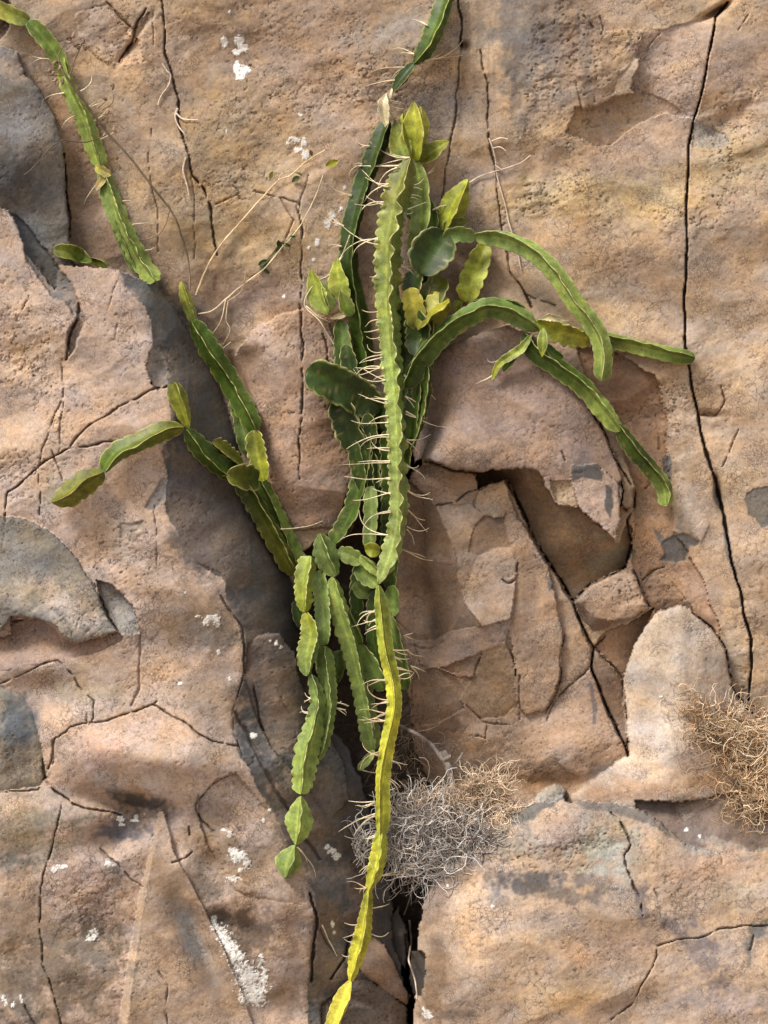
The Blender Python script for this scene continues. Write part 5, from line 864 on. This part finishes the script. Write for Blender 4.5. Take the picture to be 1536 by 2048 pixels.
stem([(1086, 656, .5), (1086, 686), (1084, 714, .3)], 28, 0, 35, 0, LGREEN, LIME, edge=(.62, .62, .3), parent=E, h=[108, 110, 108], depth=.05, taper0=20, taper1=26); stem([(1094, 688), (1106, 704), (1126, 716)], 26, 0, 40, 0, DGREEN, GREEN, parent=E, h=[80, 76, 72])
attach(E)
# --- hanging group in the cleft
E = cactus('string of short cactus joints hanging left of the cleft, last two leaf shaped', 615, 1120, 20)
stem([(620, 1112), (610, 1166), (610, 1224, .8)], 44, 0, 82, 0, LGREEN, LIME, edge=(.6, .6, .26), parent=E, slim=1.0, h=[40, 46, 50], tooth=13, taper0=14)
stem([(612, 1224, .7), (624, 1266), (616, 1310), (614, 1352, .7)], 44, 0, 66, 0, LIME, SAGE, edge=(.6, .6, .26), parent=E, slim=1.0, h=[50, 56, 62, 66], tooth=14)
s = stem([(622, 1348, .5), (636, 1400, .8), (628, 1450, 1.0), (612, 1510, 1.3), (602, 1588, .9)], 46, 0, 86, 0, SAGE, LGREEN, edge=(.50, .54, .26), parent=E, slim=1.0, h=[66, 74, 86, 96, 106], tooth=22, depth=.30, taper1=22); roots(s, [.2, .35], -1, 3, 18, .0, spread=1.0)
stem([(602, 1592, .35), (600, 1630, 1.1), (598, 1660), (592, 1690, .35)], 52, 0, 90, 0, LGREEN, LGREEN, edge=(.48, .52, .22), parent=E, slim=1.0, h=[106, 112, 116, 116], tooth=18, depth=.12)
s = stem([(590, 1690, .35), (580, 1722, 1.1), (570, 1756, .6)], 54, 0, 84, 0, LGREEN, SAGE, edge=(.46, .52, .22), parent=E, slim=1.0, h=[116, 118, 116], tooth=18, depth=.14); roots(s, [.05], 1, 2, 60, .9)
attach(E)
E = cactus('straight toothed cactus stem hanging just behind the string of short joints', 650, 1200, 20)
stem([(640, 1140), (648, 1210), (650, 1290)], 38, 0, 60, 0, SAGE, SAGE, parent=E, slim=1.0, h=[30, 34, 40], tooth=14, edge=(.46, .5, .24))
s = stem([(648, 1292), (654, 1350), (658, 1410), (648, 1470), (634, 1520)], 40, 0, 80, 0, SAGE, SAGE, parent=E, slim=1.0, h=[40, 50, 60, 66, 70], tooth=13, edge=(.46, .5, .24)); roots(s, [.5, .55], 1, 3, 22, .3)
attach(E)
E = cactus('long slim cactus stem hanging down the middle of the cleft between the others', 655, 1080, 20)
stem([(640, 1066, .5), (652, 1106), (672, 1152, .7)], 54, 0, 82, 0, SAGE, SAGE, edge=(.42, .5, .24), parent=E, slim=1.0, h=[50, 52, 50], tooth=19, wave=.2)
stem([(664, 1154, .6), (682, 1220), (704, 1290), (722, 1360), (738, 1440), (748, 1500)], 46, 0, 76, 0, LGREEN, SAGE, edge=(.42, .48, .2), parent=E, slim=1.0, h=[50, 40, 30, 20, 10, 4], tooth=19)
stem([(692, 1220), (706, 1250), (724, 1288)], 28, 0, 60, 0, SAGE, GREEN, parent=E, slim=1.0, h=[20, 20, 20])
stem([(724, 1288, .5), (744, 1330, 1.1), (770, 1380)], 44, 0, 60, 0, SAGE, GREEN, parent=E, slim=1.0, h=[14, 18, 16], tooth=22); s = stem([(748, 1500), (736, 1520), (716, 1540)], 20, 0, 40, 0, LGREEN, SAGE, parent=E, slim=1.0, h=[10, 10, 10]); roots(s, [.9], 1, 2, 30, .3)
stem([(676, 1300), (678, 1330), (672, 1366)], 36, 0, 50, 0, SAGE, GREEN, parent=E, slim=1.0, h=[-30, -26, -26]); stem([(592, 1200), (598, 1230), (604, 1256)], 26, 0, 50, 0, DGREEN, DGREEN, parent=E, slim=1.0, h=[-10, -10, -10])
attach(E)
E = cactus('small round cactus pads in the dark gap beside the longest stem, one lime green', 740, 1110, 20)
stem([(730, 1100), (742, 1098), (760, 1104)], 32, 0, 40, 0, LIME, LIME, parent=E, slim=1.0, h=[46, 50, 48], tooth=16, depth=.05, taper0=16, taper1=16, edge=(.4, .4, .08)); stem([(676, 1102), (700, 1112), (726, 1124)], 38, 0, 35, 0, SAGE, LGREEN, parent=E, slim=1.0, h=[20, 24, 24], taper0=24, edge=(.46, .5, .2))
stem([(712, 1136), (730, 1150), (756, 1172)], 40, 0, 40, 0, GREEN, LGREEN, parent=E, slim=1.0, h=[20, 24, 30], edge=(.46, .5, .2)); stem([(708, 1166), (722, 1182), (744, 1190)], 32, 0, 40, 0, SAGE, GREEN, parent=E, slim=1.0, h=[-6, -4, -2], edge=(.4, .42, .2)); stem([(720, 1112), (744, 1132), (760, 1150)], 26, 0, 70, 0, LGREEN, LGREEN, parent=E, slim=1.0, h=[36, 40, 44])
attach(E)
E = cactus('dark cactus stem hanging against the brown rock right of the yellow stem', 780, 1180, 10)
stem([(784, 1170), (788, 1200), (786, 1234)], 36, 0, 60, 0, GREEN, SAGE, parent=E, slim=1.0, h=[20, 16, 14]); s = stem([(782, 1234), (796, 1290), (808, 1340), (814, 1380)], 36, 0, 60, 0, SAGE, GREEN, parent=E, slim=1.0, h=[14, 20, 26, 26]); roots(s, [.3, .5, .7], 1, 3, 30, .5, spread=1.2, colr=STRAW)
attach(E)
print('cacti', round(time.time() - T0, 1))

# ------------------------------------------------------------------ dry twigs, roots and tangles
def hug(pts, lift):
    out = []
    for p in pts:
        hr_ = max(rock_h(p[0] + dx, p[1] + dy) for dx in (-4, 0, 4) for dy in (-4, 0, 4)); out.append((p[0], p[1], hr_ + (p[2] if len(p) > 2 else lift)))
    return out
def twig(label, lines, colr=(.36, .27, .17), name='dry_twig', cat='twig', group=None):
    """lines: (points, r0, r1, lift); the first is the main stalk, the rest its offshoots"""
    first = None
    for i, (pts, r0, r1, lift) in enumerate(lines):
        o = add_tube(name if i == 0 else 'offshoot', hug(pts, lift), r0, r1, np.array(colr) * rng.uniform(.85, 1.1), mat=M_ROOT, parent=first, sides=5, wob=.8)
        if i == 0: first = o; tag(o, label, cat, group)
    return first
# seed heads on the dry weed
t = twig('thin dark dead weed stalk with dried seed heads crossing the upper left cactus', [
    ([(112, 120, 56), (130, 150, 60), (160, 192, 56), (212, 262, 40), (262, 318, 32), (308, 378, 26), (346, 428, 24), (362, 470, 22), (376, 520, 24), (380, 580, 56)], 3.0, 1.9, 56),
    ([(212, 270, 40), (170, 284, 56), (125, 280, 36)], 1.5, 1.1, 20), ([(125, 280, 36), (96, 300, 56), (72, 330, 26), (48, 350, 24)], 1.2, .9, 20),
    ([(140, 150), (150, 120), (166, 84)], 1.6, 1, 56), ([(126, 140), (118, 110), (130, 88)], 1.4, 1, 56), ([(128, 150), (110, 152), (96, 150)], 1.3, .8, 56), ([(205, 220), (225, 206), (228, 188)], 1.3, .8, 34), ([(196, 216), (214, 200), (214, 194)], 1.3, .8, 34),
    ([(340, 420), (330, 452), (316, 470), (290, 480), (276, 480)], .9, .6, 8), ([(362, 470), (368, 500), (362, 520)], .9, .6, 8)], (.15, .105, .07), 'dead_weed', 'weed')
SH = [(104, 148), (112, 158), (120, 132), (100, 140), (124, 160), (108, 128), (142, 82), (150, 92), (134, 76), (158, 96), (166, 80), (172, 98), (148, 74), (224, 170), (212, 198), (216, 222), (230, 262)]
for (sx, sy) in SH:
    a0 = rng.random() * 6; P_ = [(sx, sy, 58), (sx + 5 * math.cos(a0), sy + 5 * math.sin(a0), 62), (sx + 10 * math.cos(a0 + .5), sy + 10 * math.sin(a0 + .5), 58)]
    add_tube('seed_head', hug(P_, 30), 4.4, 1.0, np.array((.17, .11, .075)) * rng.uniform(.7, 2.2), mat=M_ROOT, parent=t, sides=6)
twig('long pale twig reaching from the left chain up right towards the little yellow leaf', [
    ([(392, 590), (412, 540), (440, 492), (478, 448), (520, 400), (556, 362), (582, 350), (612, 324), (650, 300)], 2.2, 1.3, 8), ([(556, 362), (562, 350), (566, 346)], 1.3, .8, 8), ([(604, 330), (622, 322), (640, 328)], 1.2, .8, 6)], (.60, .46, .28))
tl = twig('thin cream twig forking low near the left chain and rising to the small green vine', [
    ([(396, 628), (424, 622), (452, 598), (496, 562), (530, 536), (560, 500), (600, 452), (632, 390), (646, 350)], 1.9, 1.0, 8), ([(452, 598), (442, 640), (424, 670), (414, 690)], 1.4, .8, 8), ([(456, 602), (452, 640), (460, 660), (446, 690)], 1.3, .7, 8), ([(492, 540), (484, 580), (456, 602)], 1.2, .8, 10), ([(396, 638), (380, 632), (390, 624)], 1.0, .8, 14), ([(440, 700), (462, 684)], 1.1, .6, 6)], (.62, .49, .33))
twig('pale wavy root pinned in the crack left of centre', [([(324, 126), (334, 142), (342, 152), (336, 172), (322, 192), (316, 210)], 2.2, 1.4, 3)], (.62, .52, .42), 'dead_root', 'root', 'dead roots clinging in the cracks')
twig('pale forked root hooked in the crack left of centre, below the wavy one', [([(356, 216), (350, 232), (356, 250), (368, 266), (372, 274)], 2.4, 1.3, 3), ([(352, 226), (366, 238), (396, 240)], 2.0, 1.2, 3)], (.62, .52, .42), 'dead_root', 'root', 'dead roots clinging in the cracks')
twig('straight pale root in the crack, lowest of the three left of centre', [([(372, 314), (366, 340), (374, 370), (378, 390)], 2.4, 1.6, 3)], (.64, .54, .43), 'dead_root', 'root', 'dead roots clinging in the cracks')
twig('pale branching root running down the crack above the upper arching stem', [([(978, 276), (990, 312), (994, 350), (1008, 400), (1018, 446), (1034, 500), (1042, 540)], 2.0, 1.2, 4), ([(938, 366), (962, 352), (1000, 340), (1040, 326), (1062, 310)], 1.9, 1.0, 4), ([(984, 282), (1000, 276), (1016, 278)], 1.6, 1.2, 4), ([(986, 296), (1000, 294), (1012, 302)], 1.6, 1, 4), ([(990, 330), (1004, 340)], 2.4, 1.6, 4)], (.64, .52, .42), 'dead_root', 'root', 'dead roots clinging in the cracks')
twig('cream roots dangling by the pair of stubby cactus tips', [([(686, 510), (660, 548), (640, 560), (618, 582), (610, 612), (638, 640), (652, 664), (668, 688)], 2.0, 1.2, 34), ([(612, 612), (636, 632), (660, 644)], 1.6, 1.0, 16), ([(660, 716), (672, 728)], 2.6, 1.8, 8), ([(700, 470), (684, 510), (664, 540)], 1.6, 1.2, 34)], (.68, .58, .38), 'dead_root', 'root', 'dead roots clinging in the cracks')
twig('long pale root threading down the cleft at the bottom beside the lower boulder', [([(828, 1750, 60), (822, 1790, 70), (808, 1830, 60)], 2.4, 1.6, 8), ([(818, 1840, 70), (822, 1880, 80), (818, 1920, 80), (830, 1960, 80), (834, 2000, 80)], 2.6, 1.6, 8), ([(644, 1850, 8), (658, 1880, 8), (674, 1912, 8)], 1.6, 1.0, 4)], (.55, .44, .34), 'dead_root', 'root', 'dead roots clinging in the cracks')
# small leafy weed
def leaf(name, x, y, l, wd, ang, colr, hgt, parent):
    n = 7; s_ = np.linspace(0, 1, n); wv = wd * np.sin(np.pi * (s_ * .9 + .05)) ** .8; c, s2 = math.cos(ang), math.sin(ang); v = []
    for i in range(n):
        for k in (-1, -.5, 0, .5, 1):
            a_, b_2 = s_[i] * l, k * wv[i] / 2; v.append((x + a_ * c - b_2 * s2, y + a_ * s2 + b_2 * c, hgt + 3 * abs(k) + 4 * math.sin(s_[i] * 3 + ang)))
    v = np.array(v); i = np.arange(n - 1)[:, None] * 5; k = np.arange(4)[None]; q = np.stack([i + k, i + k + 1, i + 5 + k + 1, i + 5 + k], -1).reshape(-1, 4)
    q = np.vstack([q]); v2 = v.copy(); v2[:, 2] -= .8
    vv = np.vstack([v, v2]); qq = np.vstack([q, q[:, ::-1] + len(v)])
    return make_mesh(name, to_world(vv), qq, np.broadcast_to(np.array(colr), (len(vv), 3)), M_GRASS, parent)
for (x, y, l, wd, an, c_) in [(652, 332, 26, 16, -.4, (.34, .33, .03)), (540, 358, 16, 10, -1.2, (.3, .3, .05)), (598, 352, 18, 12, 2.4, (.10, .12, .04)), (590, 346, 16, 8, .3, (.42, .36, .18)), (620, 300, 12, 8, 1.2, (.2, .15, .08))]: leaf('small_leaf', x, y, l, wd, an, c_, float(rock_h(x, y)) + 12, tl)
wv_ = twig('short dark green vine with tiny leaves climbing a hair crack on the bare wall', [([(518, 546), (548, 508), (572, 486), (590, 462)], 1.8, 1.0, 3)], (.10, .11, .04), 'small_vine', 'vine')
for (x, y, l, wd, an) in [(534, 520, 20, 11, 2.6), (552, 504, 18, 10, -.8), (566, 488, 16, 8, .3), (560, 496, 16, 10, -1.8), (578, 478, 14, 8, -.4), (526, 538, 16, 9, .6)]: leaf('small_leaf', x, y, l, wd, an, (.07, .10, .03), float(rock_h(x, y)) + 5, wv_)

def tangle(name, label, blobs, n, ln, r, cols, lift, seed, curl=.55, grav=0.0, cat='dry grass', sides=3, outward=None, zmin=-999):
    g_ = np.random.default_rng(seed); Vs, Qs, Cs = [], [], []; base = 0
    wts = np.array([b[5] if len(b) > 5 else b[2] * b[3] for b in blobs], float); wts /= wts.sum()
    for k in range(n):
        bx, by, rx, ry = blobs[g_.choice(len(blobs), p=wts)][:4]; bz = [b for b in blobs if b[0] == bx and b[1] == by][0][4]
        a = g_.random() * 2 * np.pi; q = math.sqrt(g_.random()); x = bx + rx * q * math.cos(a); y = by + ry * q * math.sin(a)
        d = g_.random() * 2 * np.pi if outward is None else (math.atan2(y - outward[1], x - outward[0]) + g_.normal() * .8)
        el_ = g_.normal() * .5; cur = g_.normal() * .25; m = 11; L = ln * g_.uniform(.5, 1.5); st_ = L / m; z0 = max(float(rock_h(x, y)), zmin)
        z = z0 + lift * g_.random() * math.sqrt(max(0, 1 - q * q)) + bz * math.sqrt(max(0, 1 - q * q)) + 2
        P_ = []
        for i in range(m):
            P_.append((x, y, z)); x += st_ * math.cos(d) * math.cos(el_); y += st_ * math.sin(d) * math.cos(el_) + grav * st_; z += st_ * math.sin(el_)
            hh = max(float(rock_h(x, y)), zmin - 12)
            if z < hh + 1: z = hh + 1 + g_.random(); el_ = abs(el_) * .5
            if z > z0 + bz + lift + 14: el_ = -abs(el_)
            d += cur + g_.normal() * curl * .5; cur = cur * .8 + g_.normal() * .12 * curl * 2; el_ = el_ * .8 + g_.normal() * .25
        p = np.array(P_); t_, n_, b2 = frames(p); rr = r * g_.uniform(.6, 1.4) * np.linspace(1, .5, m)
        an = np.arange(sides) * 2 * np.pi / sides
        v = (p[:, None] + rr[:, None, None] * (np.cos(an)[None, :, None] * b2[:, None] + np.sin(an)[None, :, None] * n_[:, None])).reshape(-1, 3)
        i_2 = np.arange(m - 1)[:, None] * sides; kk = np.arange(sides)[None]
        qd = np.stack([i_2 + kk, i_2 + (kk + 1) % sides, i_2 + sides + (kk + 1) % sides, i_2 + sides + kk], -1).reshape(-1, 4)
        Vs.append(v); Qs.append(qd + base); base += len(v); c = np.array(cols[g_.integers(len(cols))]) * g_.uniform(.65, 1.25); Cs.append(np.broadcast_to(c, v.shape))
    o = make_mesh(name, to_world(np.vstack(Vs)), np.vstack(Qs), np.vstack(Cs), M_GRASS); tag(o, label, cat, kind='stuff'); return o
ASHC = [(.46, .42, .40), (.34, .31, .29), (.56, .52, .49), (.20, .165, .145), (.42, .35, .30)]
TANC = [(.68, .50, .33), (.52, .36, .23), (.76, .60, .43), (.33, .22, .14), (.62, .46, .33)]
GOLD = [(.70, .50, .26), (.80, .62, .38), (.50, .33, .16), (.34, .22, .12), (.84, .68, .46)]
tangle('root_tangle', 'grey tangle of fine dead roots hanging right of the yellow stem', [(845, 1640, 52, 40, 16, 4), (890, 1672, 66, 34, 14, 3), (800, 1690, 34, 60, 18, 2), (950, 1655, 46, 22, 8, .7), (850, 1720, 50, 30, 16, 1.6), (840, 1740, 20, 26, 16, .4)], 1150, 78, 1.1, [(.70, .66, .63), (.58, .54, .51), (.80, .77, .73), (.34, .29, .26), (.68, .58, .48)], 10, 3, zmin=44, curl=.75)
tangle('root_tangle', 'dark inner mat of fine roots inside the grey tangle', [(850, 1660, 60, 50, 6, 5), (920, 1680, 60, 26, 4, 2), (820, 1710, 34, 40, 6, 2)], 420, 60, 1.0, [(.20, .17, .15), (.28, .24, .21), (.13, .10, .09)], 3, 13, zmin=30)
tangle('root_tangle', 'wisps of grey dead roots left of the yellow stem beside the big tangle', [(724, 1690, 22, 36, 16)], 50, 54, 1.3, [(.7, .66, .6), (.5, .45, .4)], 8, 4, zmin=20)
tangle('dry_grass', 'tan curly dry grass on top of the grey root tangle', [(970, 1580, 50, 34, 20, 3), (1000, 1612, 34, 22, 14, 1.2), (900, 1610, 60, 24, 24, 1.6), (850, 1600, 40, 16, 24, .7), (940, 1630, 50, 20, 20, 1.0)], 820, 54, 1.0, [(.86, .68, .48), (.70, .52, .35), (.92, .78, .60), (.42, .29, .19), (.8, .62, .45)], 10, 5, curl=.9, zmin=34)
tangle('dry_grass', 'pinkish straw coloured dry grass tuft hanging over the ledge at the right edge', [(1390, 1416, 30, 16, 4, .3), (1440, 1450, 56, 34, 10, 1.4), (1490, 1470, 60, 50, 24, 3), (1530, 1560, 46, 60, 34, 3), (1560, 1500, 50, 70, 30, 2), (1470, 1540, 44, 50, 24, 1.6), (1500, 1610, 44, 34, 20, .8)], 1400, 66, .95, [(.88, .66, .42), (.92, .74, .52), (.60, .38, .20), (.32, .19, .10), (.90, .74, .54)], 18, 6, curl=.85, grav=.03)
tangle('dry_grass', 'thin scatter of fine hair grass in the dark gap above the root tangle', [(800, 1540, 30, 60, 90, 1), (830, 1500, 20, 40, 70, 1)], 46, 90, .8, [(.42, .3, .2), (.55, .42, .3)], 20, 8, grav=.2)
# woody stump
t = twig('weathered grey woody root arching from the cleft to a knotted stump above the dry grass', [
    ([(800, 1452, 90), (830, 1466, 70), (860, 1488, 44), (886, 1520, 40), (896, 1544, 50)], 3.6, 5.0, 30), ([(880, 1508, 44), (896, 1530, 52), (902, 1560, 60), (914, 1600, 56), (918, 1640, 50)], 9, 6, 30), ([(892, 1512, 50), (886, 1500, 54)], 8, 5, 30), ([(900, 1536, 50), (914, 1524, 40), (926, 1506, 24)], 3.6, 2.2, 20), ([(890, 1520, 56), (904, 1512, 56)], 6, 4, 20), ([(906, 1560, 60), (884, 1580, 60)], 4, 3, 20)], (.36, .30, .26), 'woody_root', 'root')
twig('thin bent twig poking up from the tan dry grass', [([(908, 1600, 70), (926, 1570, 30), (942, 1536, 16), (968, 1542, 10), (972, 1528, 12)], 1.4, .8, 20), ([(1000, 1440, 6), (1040, 1460, 6), (968, 1446, 6)], .2, .2, 3)], (.45, .33, .22))
print('all', round(time.time() - T0, 1), 'tris', sum(len(o.data.polygons) for o in bpy.data.objects if o.type == 'MESH') * 2)
